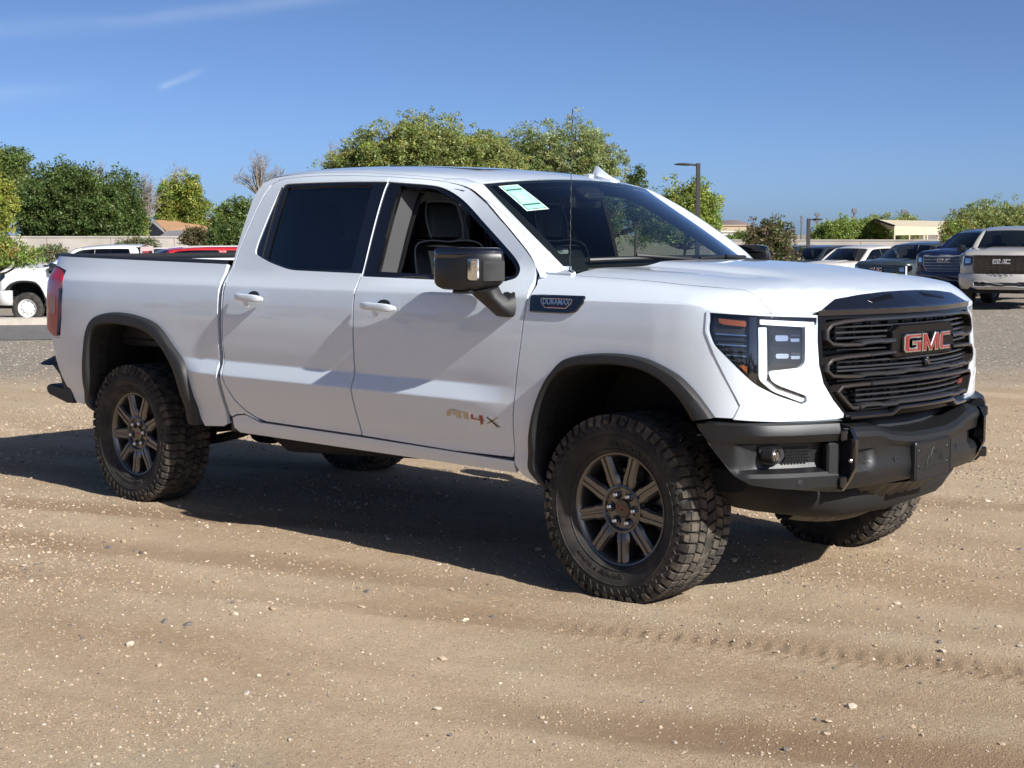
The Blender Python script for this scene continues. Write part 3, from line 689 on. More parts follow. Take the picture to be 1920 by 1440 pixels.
    def wsf(o): return lambda a,t:wscreen(a,t,np.full(np.shape(t),o))
    R['ws']=panel('windscreen',wsf(0),wo,GLASS,root,.08,th=0)
    wi=np.concatenate([np.stack([np.linspace(-.955,.955,21),.10+.03*np.linspace(-1,1,21)**2],1),np.stack([np.linspace(.955,-.955,21),.965-.0*np.linspace(-1,1,21)**2],1)])
    panel('windscreen_border',wsf(-.004),wo,BLKINT,root,.08,holes=[wi],th=0)
    # cowl, rear wall of the cab, rear window
    g=G();x=np.linspace(-.90,.90,25);P=[]
    for t in (0,.35,.7,1):
        base=wscreen(x/1.0*.98,np.full(25,-.01),np.zeros(25));hx=np.interp(np.abs(x),[0,.32,.5,.6,.9],[-.19,-.20,-.25,-.31,-.33]);hz=hoodz(hx,x)-.025
        b2=np.stack([np.interp(np.abs(x),[0,.745,.9],[-.29,-.51,-.56]),x,np.interp(np.abs(x),[0,.745,.9],[1.43,1.412,1.385])],1)
        P.append(b2*(1-t)+np.stack([hx,x,np.minimum(hz,1.44)],1)*t)
    V,F=grid(np.array(P));mk('cowl',V,F,TRIM,root)
    if kind=='pickup':
        P=[]
        for sz in np.concatenate([np.linspace(1.0,1.36,4),np.linspace(1.40,1.93,14)]):
            y=float(GY(sz))-.024 if sz>1.36 else .985
            z=float(GZ(sz));xs=float(np.interp(sz,[1.36,1.6,1.8,1.88,1.93],[-2.762,-2.752,-2.726,-2.695,-2.64]))
            P.append([(xs,y*t,z+(.0 if sz<1.9 else .04*(1-t*t)))for t in np.linspace(-1,1,17)])
        V,F=grid(np.array(P));mk('cab_rear_wall',V,F,pm,root)
        mk('rear_window',*solid([(-.58,1.47),(.58,1.47),(.54,1.80),(-.54,1.80)],lambda a,b,h:np.stack([-2.785-h,a,b],1),0,.006),PRIV,root)
        V,F=cbox((-3.79,0,.94),(1.98,1.62,.05),.01);mk('bed_floor',V,F,TRIM,root)
        V,F=cbox((-4.775,0,1.16),(.06,1.62,.56),.02);mk('tailgate',V,F,pm,root)
        V,F=cbox((-4.775,0,1.452),(.09,1.66,.03),.01);mk('tailgate_cap',V,F,TRIM,root)
        V,F=cbox((-2.815,0,1.20),(.03,1.80,.46),.005);mk('bed_front_wall',V,F,TRIM,root)
    return R
# ------------------------------------------------------------ front end, bumpers, fittings of the white pickup
def fpoint(o): return lambda a,b,h:front(a,b,h+o)
def build_front(root,pm):
    for s in (-1,1):
        # painted corner panel round the headlight
        fp=np.array([(.615,.848),(.80,.838),(1.0,.834),(1.10,.834),(1.132,.838),(1.134,.853),(1.076,.913),(1.022,.985),(.998,1.06),(.994,1.16),(1.003,1.262),(.80,1.268),(.50,1.276),(.500,1.20),(.540,1.108),(.628,.945),(.648,.905)])
        hole=rnd([(.503,1.278),(.497,1.205),(.522,1.150),(.640,1.045),(.700,.990),(.790,.945),(.918,.903),(.937,.912),(.936,.937),(.80,.985),(.765,1.005),(.752,1.045),(.905,1.055),(.925,1.075),(.935,1.224),(.995,1.224),(1.000,1.255)],[.001,.02,.02,.03,.03,.03,.01,.01,.01,.03,.02,.02,.02,.02,.004,.004,.004])
        fo=np.concatenate([fp[:11],[(1.003,1.264),(.504,1.284),(.489,1.282),(.489,1.20)],[(.533,1.108),(.622,.945),(.642,.905)]])
        panel('headlight_surround',fbody(.004),fo,pm,root,.035,holes=[hole],sgn=s,th=.02)
        # raised rib on the corner
        rb=np.array([(.66,.845),(.655,.93),(.64,.985),(.69,1.0),(.70,.95),(.715,.845)])
        hl=bpy.data.objects.new('headlight',None);link(hl,root);hl.empty_display_size=.05
        def hp(name,poly,o,m,res=.03,th=.006): return panel(name,fbody(o),poly,m,hl,res,sgn=s,th=th)
        hp('lamp_housing',offpoly(hole,-.004),-.030,GRBLK,.05,0)
        hp('side_lamp_back',[(.520,1.255),(.515,1.205),(.54,1.155),(.668,1.045),(.676,1.25)],-.024,BLKINT,.04,0)
        hp('marker_reflector',rnd([(.538,1.255),(.541,1.238),(.56,1.230),(.662,1.222),(.662,1.244)],.006),-.012,AMBER)
        hp('marker_reflector',[(.634,1.066),(.668,1.036),(.668,1.062),(.650,1.068)],-.012,AMBER)
        for i in range(6):
            z=1.195-.021*i;x0=.525+max(0,(1.16-z))*1.05
            hp('reflector_rib',[(x0,z),(.664,z-.006),(.664,z-.011),(x0,z-.006)],-.016,DCHROME if i%2 else LAMPI,.05,.012)
        hp('lamp_divider',[(.676,1.262),(.676,1.012),(.708,.985),(.708,1.262)],-.006,GLOSS,.05,.02)
        hp('light_guide',rnd([(.722,1.252),(.722,1.232),(.985,1.214),(.990,1.236)],.004),-.004,DRL,.03,.012)
        hp('light_guide',rnd([(.716,1.220),(.716,1.010),(.780,.960),(.915,.912),(.930,.918),(.930,.928),(.795,.985),(.752,1.02),(.752,1.220)],[.004,.02,.02,.004,.003,.003,.02,.02,.004]),-.006,DRL,.03,.014)
        hp('guide_edge',rnd([(.757,1.03),(.80,.992),(.924,.942),(.926,.932),(.797,.975),(.752,1.012)],.004),.001,GLOSS,.03,.01)
        hp('lamp_bezel',rnd([(.768,1.212),(.768,1.062),(.905,1.056),(.918,1.074),(.928,1.204)],.012),-.012,GRBLK,.04,.01)
        # projector units: two stacked dark modules, each with facets and a thin bright lens
        for (z0,z1) in ((1.148,1.200),(1.078,1.126)):
            hp('projector_frame',rnd([(.778,z0),(.912,z0-.002),(.916,z1-.002),(.778,z1)],.008),-.006,GRBLK,.03,.010)
            hp('projector_lens',rnd([(.790,z0+.016),(.850,z0+.015),(.852,z1-.014),(.790,z1-.012)],.010),-.003,LAMPI,.02,.006)
            hp('projector_lens',rnd([(.862,z0+.012),(.905,z0+.011),(.907,z0+.024),(.862,z0+.025)],.003),-.003,LAMPI,.02,.006)
            hp('projector_fin',[(.862,z1-.018),(.908,z1-.020),(.908,z1-.012),(.862,z1-.010)],-.003,GLOSS,.02,.006)
        hp('lamp_lens',offpoly(hole,.001),.001,LENS,.05,0)
    gr=bpy.data.objects.new('grille',None);link(gr,root);gr.empty_display_size=.05
    # black frame and core behind the bars
    half=[(.0,1.272),(.655,1.272),(.652,1.10),(.655,1.05),(.640,.985),(.585,.913),(.535,.855),(.53,.832),(0,.832)]
    P=np.array(half+[(-a,b) for a,b in half[::-1]][1:-1])
    V,F=solid(resamp(P,.06),fpoint(-.045),-.02,0);mk('grille_backing',V,F,GRBLK,gr)
    op=[(0,1.250),(.60,1.245),(.632,1.21),(.634,1.05),(.62,1.0),(.56,.915),(.512,.858),(0,.852)]
    O=np.array(op+[(-a,b) for a,b in op[::-1]][1:-1])
    panel('grille_frame',lambda y,z:front(y,z,0.),P[::-1],GRBLK,gr,.05,holes=[O],th=.05)
    def bar(name,pts,hw,h0,h1,m,ch=.006):
        """bar following a centre line (y,z)"""
        pts=np.array(pts,float);pts=resamp_open(pts,.05);d=np.gradient(pts,axis=0);d/=np.linalg.norm(d,axis=1,keepdims=True);n=np.stack([-d[:,1],d[:,0]],1)
        k=len(pts);rows=[]
        for (w_,h) in ((-hw,h0),(-hw,h1-ch),(-hw*.45,h1),(hw*.45,h1),(hw,h1-ch),(hw,h0)):
            p=pts+n*w_;rows.append(front(p[:,0],p[:,1],np.full(k,h)))
        V,F=grid(np.stack(rows,1));F+=[tuple(range(6)),tuple(reversed(range((k-1)*6,k*6)))]
        return mk(name,V,F,m,gr,30)
    # recessed mesh: thin rails with zigzag, and uprights
    for z,am in ((1.212,.0),(1.188,.0),(1.165,.0),(1.118,.0),(1.068,.0),(1.045,.0),(1.030,.0),(.990,.0),(.948,.0),(.925,.0),(.902,.0),(.862,.0)):
        pts=[];y=-.60 if z>.95 else -.50
        ym=-y
        while y<ym-.001:
            pts+=[(y,z+am),(y+.05,z+am),(y+.062,z-am),(y+.10,z-am),(y+.112,z+am)];y+=.14
        bar('mesh_rail',[p for p in pts if abs(p[0])<abs(ym)],.0042,-.052,-.010,DCHROME,.001)
    for y in np.arange(-.52,.53,.104):
        for (z0,z1) in ((1.135,1.23),(1.0,1.09),(.865,.97)):
            if abs(y)>.45 and z1<1.0: continue
            bar('mesh_upright',[(y,z0),(y,z1)],.003,-.052,-.040,GRBLK,.001)
    # main bars: centre black chrome, ends dark bronze (both sides alike)
    bar('grille_bar',[(-.42,1.240),(0,1.243),(.42,1.240)],.0085,-.03,.024,DCHROME)
    for s in (-1,1):
        t=lambda L:[(s*a,b) for a,b in L]
        o=s<0
        bar('grille_bar_end',t([(.42,1.240),(.53,1.234),(.59,1.224),(.617,1.200),(.620,1.165),(.596,1.145),(.54,1.139),(.45,1.138)]),.0066,-.03,.022,BRONZE,.003)
        bar('grille_bar',t([(.45,1.138),(.42,1.146),(.33,1.149),(.318,1.146),(.25,1.148)]),.010,-.03,.024,DCHROME)
        bar('grille_bar_end',t([(.40,1.093),(.53,1.089),(.60,1.080),(.624,1.060),(.626,1.035),(.600,1.014),(.54,1.008),(.455,1.006)]),.0066,-.03,.022,BRONZE,.003)
        bar('grille_bar',t([(.40,1.093),(.25,1.098)]),.0072,-.03,.024,DCHROME)
        bar('grille_bar_end',t([(.40,.972),(.50,.970),(.55,.966),(.572,.947),(.53,.905),(.497,.876),(.462,.876)]),.0066,-.03,.022,BRONZE,.003)
    zz=[(-.455,1.006),(-.43,1.012),(-.33,1.013),(-.315,1.010),(-.20,1.012),(-.185,1.016),(-.10,1.017),(-.085,1.014),(.085,1.014),(.10,1.017),(.185,1.016),(.20,1.012),(.315,1.010),(.33,1.013),(.43,1.012),(.455,1.006)]
    bar('grille_bar',zz,.0088,-.03,.024,DCHROME)
    bar('grille_bar',[(-.40,.972),(0,.978),(.40,.972)],.0085,-.03,.028,DCHROME)
    zz=[(-.462,.876),(-.43,.884),(-.35,.885),(-.335,.880),(-.25,.880),(-.235,.886),(.235,.886),(.25,.880),(.335,.880),(.35,.885),(.43,.884),(.462,.876)]
    bar('grille_bar',zz,.0095,-.03,.028,DCHROME)
    bar('grille_lower_trim',[(-.52,.838),(-.28,.838),(-.235,.862),(.235,.862),(.28,.838),(.52,.838)],.010,-.03,.034,GLOSS)
    # emblem plate, letters, camera
    pl=rnd([(-.262,1.185),(-.272,1.095),(-.24,1.072),(.24,1.072),(.272,1.095),(.262,1.185),(.215,1.212),(-.215,1.212)],.010)
    V,F=solid(pl,lambda a,b,h:np.stack([.935+h-np.abs(a)**2*.35,a,b],1),-.05,.006,.005);mk('emblem_plate',V,F,GRBLK,gr,25)
    gmc(lambda a,b,h:np.stack([.938+h-np.abs(a)**2*.35,a,b+1.132],1),.082,gap=.10,depth=.014,rim=.0075,parent=gr,sx=1.32)
    V,F=lathe([(0,.02),(.012,.02),(.02,.012),(.022,0)],16,'x');mk('front_camera',V+[.925,0,1.045],F,GLOSS,gr)
    V,F=text_vf('AT4X',.028,.002,.0006,shear=.3);mk('grille_badge',np.stack([front(V[:,0]+.38,V[:,1]+.93,.012+V[:,2])[:,0],V[:,0]+.38,V[:,1]+.93],1),F,RED,gr,None)
    # gloss black strip across the front of the hood
    q=np.linspace(1.005,BODY.q[-1],16);pf=BODY(q);d=BODY(q+.015)-BODY(q-.015);d/=np.linalg.norm(d,axis=1,keepdims=True);pf=pf+np.stack([-d[:,1],d[:,0]],1)*-.014;pf[-1,1]=0
    inn=[(.805,0),(.800,.25),(.788,.42),(.778,.50)]
    h=np.array([tuple(p) for p in inn]+[tuple(p) for p in pf]);P=np.concatenate([h,(h*[1,-1])[::-1][1:-1]])[::-1]
    sh=panel('hood_shield',lambda x,y:hood(x,y,.007),P,GLOSS,root,.014,th=.022)
    for s in (-1,1):
        V,F=solid(rnd([(.822,.12),(.828,.33),(.846,.31),(.848,.14)],.004),lambda a,b,h:np.stack([a,b*s,hood(a,b,0.)[:,2]+h],1),.004,.0105,.002)
        mk('shield_vent',V,F if s>0 else [f[::-1] for f in F],GRBLK,sh)
def resamp_open(P,res):
    P=np.asarray(P,float);o=[]
    for i in range(len(P)-1):
        a,b=P[i],P[i+1];k=max(1,int(math.ceil(np.linalg.norm(b-a)/res)));o.append(a+(b-a)*(np.arange(k)/k)[:,None])
    return np.concatenate(o+[P[-1:]])
def loftq(qs,prof,f,name,m,parent,s,ang=35,caps=True):
    """surface over q stations and a closed or open (z,off) profile; prof may be a function of q"""
    A=[]
    for q in qs:
        pr=np.array(prof(q));A.append(f(np.full(len(pr),q),pr[:,0],pr[:,1]))
    A=np.array(A);V,F=grid(A);m_=A.shape[1]
    if caps: F+=[tuple(range(m_)),tuple(reversed(range((len(qs)-1)*m_,len(qs)*m_)))]
    V,F=side_shift(V,F,s);return mk(name,V,F,m,parent,ang)
def build_bumper(root):
    b=bpy.data.objects.new('front_bumper',None);link(b,root);b.empty_display_size=.05
    qm=BUMP.q[-1]
    for s in (-1,1):
        # wing: upper tube, recessed middle, lower lip
        qs=np.concatenate([np.linspace(.47,.70,12),np.linspace(.74,1.085,14)])
        def wing(q):
            k=float(sm(.60,.76,q));lo=np.interp(q,[.47,.50,.57,.63,.70,.85,1.09],[.815,.775,.69,.620,.583,.562,.536])
            rz=lambda z:max(z,lo+.004+ (z-.5)*.02)
            P=[(.832,-.10),(.835,-.012),(.826,.004),(.806,.010*k+.002),(.785,.012*k+.002),(.768,.004),(.752,-.006*k),(.742,-.060*k-.002*(1-k)),(.66,-.066*k),(.642,-.058*k),(.628,-.006*k),(.612,.006*k),(.565,.002),(.540,-.020),(.53,-.08)]
            return [(max(z,lo+.010*i/14.),o if z>lo else o-.0) for i,(z,o) in zip(range(14,-1,-1),P)]
        loftq(qs,wing,bump,'bumper_wing',STEELP,b,s,26)
        # fog lamp pod, mesh insert, sensor
        pod=panel('fog_lamp_pod',lambda q,z:bump(q,z,np.where(np.hypot(q-.79,z-.703)<.03,-.03,-.045)),rnd([(.735,.735),(.76,.662),(.82,.658),(.86,.69),(.845,.737)],.02),TRIM,b,.02,sgn=s,th=.02)
        c=bump(np.array([.805]),np.array([.700]),np.array([-.012]))[0]*[1,1 if s<0 else -1,1]
        V,F=lathe([(.03,-.05),(.031,.0),(.026,.006),(.023,.002)],24,'x');mk('fog_lamp_housing',V+c,F,TRIM,b)
        V,F=lathe([(.023,.0),(.018,.004),(.008,.003),(0,.004)],18,'x');mk('fog_lamp',V+c,F,LAMPI,b)
        g=G()
        for iz in range(5):
            for iq in range(8):
                q0=.862+.0155*iq+(.0077 if iz%2 else 0);z0=.672+.0125*iz
                hexr=np.array([(q0+.0068*math.cos(t),z0+.0068*math.sin(t)) for t in np.arange(6)*math.pi/3+math.pi/6])
                i_=offpoly(hexr,.0022);V=np.concatenate([bump(hexr[:,0],hexr[:,1],np.full(6,-.048)),bump(i_[:,0],i_[:,1],np.full(6,-.048)),bump(i_[:,0],i_[:,1],np.full(6,-.06))])
                F=[(i,(i+1)%6,6+(i+1)%6,6+i) for i in range(6)]+[(6+i,6+(i+1)%6,12+(i+1)%6,12+i) for i in range(6)]
                V,F=side_shift(V,F,s);g.add(V,F)
        g.mk('honeycomb_insert',STEELP,b,None)
        c=bump(np.array([.905]),np.array([.590]),np.array([.004]))[0]*[1,1 if s<0 else -1,1]
        V,F=lathe([(.013,-.004),(.012,.003),(.007,.0035),(.0065,.001),(0,.0015)],18,'x');V=V@rotm('z',-.6 if s<0 else .6).T;mk('parking_sensor',V+c,F,TRIM,b)
        # recovery bracket between wing and centre: an upright plate with two clamps
        pl=rnd([(.845,.798),(.910,.80),(.934,.755),(.934,.640),(.900,.575),(.87,.535),(.82,.53),(.80,.60),(.80,.76)],.005)
        V,F=solid(pl,lambda a,b_,h:np.stack([a,-h,b_],1),.552,.574,.003);V,F=side_shift(V,F,s);mk('recovery_bracket',V,F,GLOSS,b)
        V,F=lathe([(0,-.006),(.006,-.006),(.010,0)],12);V=V+[.912,-.575,.668];V,F=side_shift(V,F,s);mk('bracket_bolt',V,F,SILVER,b)
        for z in (.795-.018,.585):
            V,F=cbox((.893,-.612,z),(.050,.030,.046),.006,rotm('z',-.5));V,F=side_shift(V,F,s);mk('bracket_clamp',V,F,GLOSS,b)
        V,F=cbox((.855,-.635,.66),(.05,.055,.17),.008,rotm('z',-.5));V,F=side_shift(V,F,s);mk('bracket_filler',V,F,STEELP,b)
    # centre section: rolled top that dips in the middle, slanted face, recess at both ends
    ys=np.concatenate([np.linspace(-.548,-.46,5),np.linspace(-.44,-.40,3),np.linspace(-.38,.38,25),np.linspace(.40,.44,3),np.linspace(.46,.548,5)])
    A=[]
    for y in ys:
        t=abs(y);top=np.interp(t,[0,.16,.30,.40,.56],[.742,.744,.762,.790,.796]);k=float(sm(.40,.47,t))
        pr=[(top+.022,-.135),(top+.018,-.07),(top+.008,-.022),(top-.010,-.003),(top-.032,.0),(top-.052,-.010),(.708,-.014-.0*k),(.700,-.016-.035*k),(.655,-.014-.04*k),(.64,-.012-.012*k),(.615,-.008),(.575,-.014),(.545,-.035),(.535,-.07)]
        z=np.array([p[0] for p in pr]);o=np.array([p[1] for p in pr]);A.append(bfront(np.full(len(z),y),z,o))
    V,F=grid(np.array(A));m_=len(pr);F+=[tuple(range(m_)),tuple(reversed(range((len(ys)-1)*m_,len(ys)*m_)))]
    mk('bumper_centre',V,F,STEELP,b,28)
    # top ledge between bumper and grille with its raised middle
    g=G()
    P=[];yy=np.linspace(-.60,.60,25)
    for t in np.linspace(0,1,6):
        xx=np.interp(np.abs(yy),BUMP.C[_j,1][::-1],BUMP.C[_j,0][::-1])-.125;top=np.interp(np.abs(yy),[0,.16,.30,.40,.56],[.764,.766,.784,.812,.815])
        hump=.020*sm(.30,.20,np.abs(yy))*math.sin(math.pi*min(1,t*1.2))
        P.append(np.stack([xx*(1-t)+.80*t,yy,top+(.822-top)*t+hump],1))
    V,F=grid(np.array(P));mk('bumper_top_pad',V,F,TRIM,b,40)
    for s in (-1,1):
        q=np.linspace(.47,1.12,14);A=np.stack([bump(q,np.full(14,.833),np.full(14,-.02)),bump(q,np.full(14,.838),np.full(14,-.20))],1);V,F=grid(A);V,F=side_shift(V,F,s);mk('wing_top',V,F,TRIM,b)
        c=bfront(np.array([s*.27]),np.array([.648]),np.array([-.012]))[0]
        V,F=lathe([(.013,-.004),(.012,.003),(.007,.0035),(.0065,.001),(0,.0015)],18,'x');mk('parking_sensor',V+c,F,TRIM,b)
    # plate bracket with moulded peak mark and four screw holes
    pf=lambda a,b_,h:np.stack([.966+h-.02*(b_<0)*0,a,b_+.622],1)
    V,F=solid(rnd([(-.158,-.088),(.158,-.088),(.158,.088),(-.158,.088)],.018),pf,-.01,.013,.004);lp=mk('plate_bracket',V,F,STEELP,b,25)
    g=G()
    ring=rnd([(-.150,-.080),(.150,-.080),(.150,.080),(-.150,.080)],.014);rX=pf(ring[:,0],ring[:,1],np.full(len(ring),.0135));V,F=tube(rX,.0028,6,closed=True);g.add(V,F)
    for (x,z) in ((-.125,.045),(.125,.045),(-.125,-.022),(.125,-.022)):
        V,F=lathe([(.0075,.0125),(.008,.0145),(.010,.0125)],12,'x');g.add(V+[.966,x,z+.622],F)
    for poly in ([(-.075,-.012),(-.062,-.012),(-.045,.022),(-.03,.012),(-.015,.045),(.002,.058),(.02,.03),(.012,.026),(0,.04),(-.012,.022),(-.026,-.006),(-.045,.006),(-.055,-.02),(-.072,-.026)],
                 [(.03,.034),(.085,.034),(.085,-.012),(.074,-.012),(.074,.022),(.062,.022),(.062,-.006),(.052,-.006),(.052,.022),(.03,.022)],
                 [(-.085,-.042),(-.02,-.046),(.02,-.036),(.085,-.032),(.085,-.024),(.03,-.027),(-.02,-.036),(-.085,-.034)]):
        g.add(*solid(poly,pf,.0125,.0150,.0006))
    g.mk('moulded_mark',STEELP,b,25)
    g=G()
    for (x,z) in ((-.125,.045),(.125,.045),(-.125,-.022),(.125,-.022)):
        g.add(*lathe([(.0,.0137),(.0075,.0137)],12,'x'));g.V[-1]=g.V[-1]+[.966,x,z+.622]
    g.mk('screw_hole',DARK,b,None)
    # skid plate under the bumper, ribbed
    ys=np.linspace(-.50,.50,41);P=[]
    for t in np.linspace(0,1,9):
        rib=.010*np.where((np.abs(((ys*12+t*1.2)%1)-.5)<.25)&(np.abs(ys)<.42),1,0)*(1 if .1<t<.9 else 0)
        wz=1-.25*t
        P.append(np.stack([.925-.10*(np.abs(ys)/.5)**2-.34*t-rib*.3,ys*wz,.530-.215*t**.8+rib*.9+.05*(np.abs(ys)/.5)**3*(1-t*.4)],1))
    V,F=grid(np.array(P));mk('skid_plate',V,F,STEELP,b,25)
    return b
def rloft(secs,n=20,p=3.2):
    """loft of super-ellipse sections: (centre, axis u half vector, axis v half vector)"""
    a=np.arange(n)*2*math.pi/n;cu=np.sign(np.cos(a))*np.abs(np.cos(a))**(2/p);cv=np.sign(np.sin(a))*np.abs(np.sin(a))**(2/p)
    A=np.array([np.asarray(c)+cu[:,None]*np.asarray(u)+cv[:,None]*np.asarray(v) for c,u,v in secs])
    V,F=grid(A,cv=True);k=len(secs);F+=[tuple(range(n)),tuple(reversed(range((k-1)*n,k*n)))]
    return V,F
def build_mirror(root,s,pm=None):
    m=bpy.data.objects.new('door_mirror',None);link(m,root);m.empty_display_size=.05
    S=lambda V,F:side_shift(np.asarray(V),F,s)
    # housing from inboard to outboard (y), sections in x-z
    secs=[]
    for y,x0,x1,zc,hz in ((-1.034,-.84,-.62,1.440,.060),(-1.040,-.86,-.606,1.440,.082),(-1.06,-.88,-.602,1.440,.092),(-1.10,-.90,-.625,1.438,.096),(-1.14,-.91,-.655,1.435,.095),(-1.168,-.915,-.69,1.432,.090),(-1.186,-.91,-.73,1.430,.080),(-1.195,-.89,-.78,1.428,.055)):
        xc=(x0+x1)/2;hx=(x1-x0)/2
        secs.append(((xc,y,zc),(hx,0,0),(0,0,hz)))
    V,F=rloft(secs,32,4.5);mk('mirror_housing',*S(V,F),MIRB,m,35)
    # upper cap in gloss black, lower skirt
    V,F=rloft([((c[0]-.004,c[1],1.502),(u[0]*.97,0,0),(0,0,.034 if 0<i<7 else .012)) for i,(c,u,v) in enumerate(secs)],24,4);mk('mirror_cap',*S(V,F),GLOSS,m,35)
    # front insert panel
    P=np.array(resamp([(-1.048,1.385),(-1.048,1.470),(-1.055,1.478),(-1.138,1.474),(-1.138,1.382)],.02))
    xf=lambda y:np.interp(y,[-1.195,-1.186,-1.168,-1.14,-1.10,-1.06,-1.04],[-.78,-.73,-.69,-.655,-.625,-.602,-.606])
    V,F=solid(P,lambda a,b,h:np.stack([xf(a)+h,a,b],1),-.01,.009,.002);mk('mirror_insert',*S(V,F),FLAREM,m)
    # clear turn signal lens
    P=rnd([(-1.148,1.388),(-1.148,1.488),(-1.176,1.488),(-1.176,1.388)],.010)
    V,F=solid(P,lambda a,b,h:np.stack([xf(a)+h*.9,a-h*.4,b],1),-.004,.012,.005);mk('turn_signal_lens',*S(V,F),CHROME,m,25)
    # arm down to the door
    V,F=rloft([((-.685,-1.095,1.350),(.075,0,0),(0,.040,.012)),((-.665,-1.080,1.318),(.062,0,0),(0,.036,.014)),((-.628,-1.062,1.285),(.056,0,0),(0,.028,.022)),((-.612,-1.028,1.275),(.058,0,0),(0,.020,.052)),((-.605,-1.005,1.280),(.060,0,0),(0,.012,.062))],20,4);mk('mirror_arm',*S(V,F),FLAREM,m,35)
    V,F=cbox((-.76,-1.12,1.334),(.12,.09,.016),.006);mk('mirror_camera_pod',*S(V,F),TRIM,m)
    V,F=solid(rnd([(-1.182,1.362),(-1.055,1.360),(-1.055,1.508),(-1.182,1.506)],.02),lambda a,b,h:np.stack([-.896+(a+1.12)*.25-h,a,b],1),.0,.004);mk('mirror_glass',*S(V,F),CHROME,m)
def build_fittings(root,R):
    for s in (-1,1):
        S=lambda V,F:side_shift(np.asarray(V),F,s)
        for key,x0,x1 in (('rdoor',-2.628,-2.380),('fdoor',-1.597,-1.335)):
            d=R[key,s];zc=1.256 if key=='rdoor' else 1.240;xm=(x0+x1)/2;L=(x1-x0)/2
            # flat dark ellipse painting the shade of the paint-coloured handle recess
            a=np.linspace(0,2*math.pi,25)[:-1];P=np.stack([xm+.030+.046*np.cos(a),zc+.016+.020*np.sin(a)],1)
            V,F=solid(P,lambda q,z,h:body(q,z,h),.0008,.0012);mk('pocket_shade',*S(V,F),FLAREM,d)
            t=np.linspace(-1,1,15);secs=[]
            for ti in t:
                x=xm+ti*L;o=.030-.016*abs(ti)**4;z=zc-.004*ti;p=body(np.array([x]),np.array([z]),np.array([o]))[0]
                k=max(.35,(1-.6*abs(ti)**5))
                secs.append((p,(0,-.011*k,0),(0,0,.0205*k)))
            V,F=rloft(secs,14,3);mk('door_handle',*S(V,F),PAINT,d,40)
            # paper tag hanging from the handle
            if s<0:
                tg=np.array([(0,0),(.030,-.014),(.030,-.032),(.016,-.030),(.010,-.038),(-.004,-.030),(-.022,-.004)])+[xm+.0,zc-.016]
                V,F=solid(tg,lambda q,z,h:body(q,z,.030+h),.0,.0015);mk('paper_tag',*S(V,F),TAGW,d,None)
        # engine badge behind the front wheel
        P=rnd([(-.468,1.328),(-.160,1.328),(-.148,1.300),(-.190,1.256),(-.245,1.248),(-.464,1.248)],.010)
        bd=R['fender',s]
        V,F=solid(P[::1],lambda q,z,h:body(q,z,h),-.01,.009,.005);mk('fender_vent',*S(V,F),GLOSS,bd)
        P=rnd([(-.392,1.312),(-.212,1.312),(-.216,1.294),(-.245,1.272),(-.365,1.272),(-.392,1.294)],.005)
        X=body(P[:,0],P[:,1],np.full(len(P),.011));V,F=tube(X,.0022,6,closed=True);mk('badge_outline',*S(V,F),SILVER,bd)
        tx=text_vf('DURAMAX',.033,.0012,.0006)
        def onb(V,x,z,o): return body(x+V[:,0]*(1 if s<0 else -1),z+V[:,1],o+V[:,2])
        V=onb(tx[0],-.302,1.297,.0112);mk('badge_lettering',V if s<0 else V*[1,-1,1],tx[1],SILVER,bd,None)
        P=[(-.345,1.277),(-.26,1.277),(-.262,1.2735),(-.343,1.2735)];V,F=solid(P,lambda q,z,h:body(q,z,h),.009,.0115);mk('badge_accent',*S(V,F),RED,bd)
        # AT4X badge on the door
        L={'A':[[(0,0),(.012,.022),(.036,.034),(.10,.034),(.10,0),(.072,0),(.072,.008),(.044,.010),(.044,.018),(.072,.018),(.072,.026),(.044,.026),(.030,.018),(.024,0)]],
           'T':[[(.104,.034),(.170,.034),(.170,.026),(.152,.026),(.152,0),(.124,0),(.124,.026),(.104,.026)]]}
        G4=[(.170,.002),(.178,.030),(.196,.034),(.196,.014),(.232,.014),(.232,.034),(.262,.034),(.262,.004),(.250,-.012),(.232,-.020),(.232,.002)]
        GX=[(.272,-.004),(.300,.012),(.276,.030),(.296,.030),(.316,.020),(.350,.034),(.362,.030),(.330,.012),(.368,-.012),(.342,-.014),(.314,.004),(.290,-.006)]
        def badge(name,poly,m,h):
            P=np.array(poly)*[.92,1.05];P=np.stack([-.993+P[:,0] if s<0 else -.993+.34-P[:,0],.742+P[:,1]-(P[:,0]*.06)],1)
            V,F=solid(P,lambda q,z,hh:body(q,z,hh),.0005,h);mk(name,*S(V,F),m,R['fdoor',s],25)
        for ch in 'AT':
            for p in L[ch]: badge('badge_letter',p,BEIGE,.004)
        badge('badge_letter',G4,SILVER,.003);badge('badge_letter',offpoly(G4,.004),RED,.005)
        badge('badge_letter',GX,SILVER,.003);badge('badge_letter',offpoly(GX,.004),GLOSS,.005)
        build_mirror(root,s)
        # rear bumper corner: step block and end
        g=G();g.add(*rloft([((-4.70,-.90,.80),(.09,0,0),(0,.09,.035)),((-4.60,-.955,.80),(.07,0,0),(0,.035,.032))],16,4))
        V,F=solid(rnd([(-4.60,.83),(-4.55,.83),(-4.47,.70),(-4.40,.56),(-4.43,.535),(-4.50,.545),(-4.56,.70),(-4.66,.77)],.015),lambda a,b,h:np.stack([a,-h,b],1),.80,.965,.008);g.add(V,F)
        V,F=solid(rnd([(-4.76,.625),(-4.70,.645),(-4.52,.632),(-4.44,.56),(-4.50,.53),(-4.74,.575)],.02),lambda a,b,h:np.stack([a,-h,b],1),.62,.955,.012);g.add(V,F)
        V,F=g.VV(),g.F;mk('rear_bumper_end',*S(V,F),FLAREM,root)
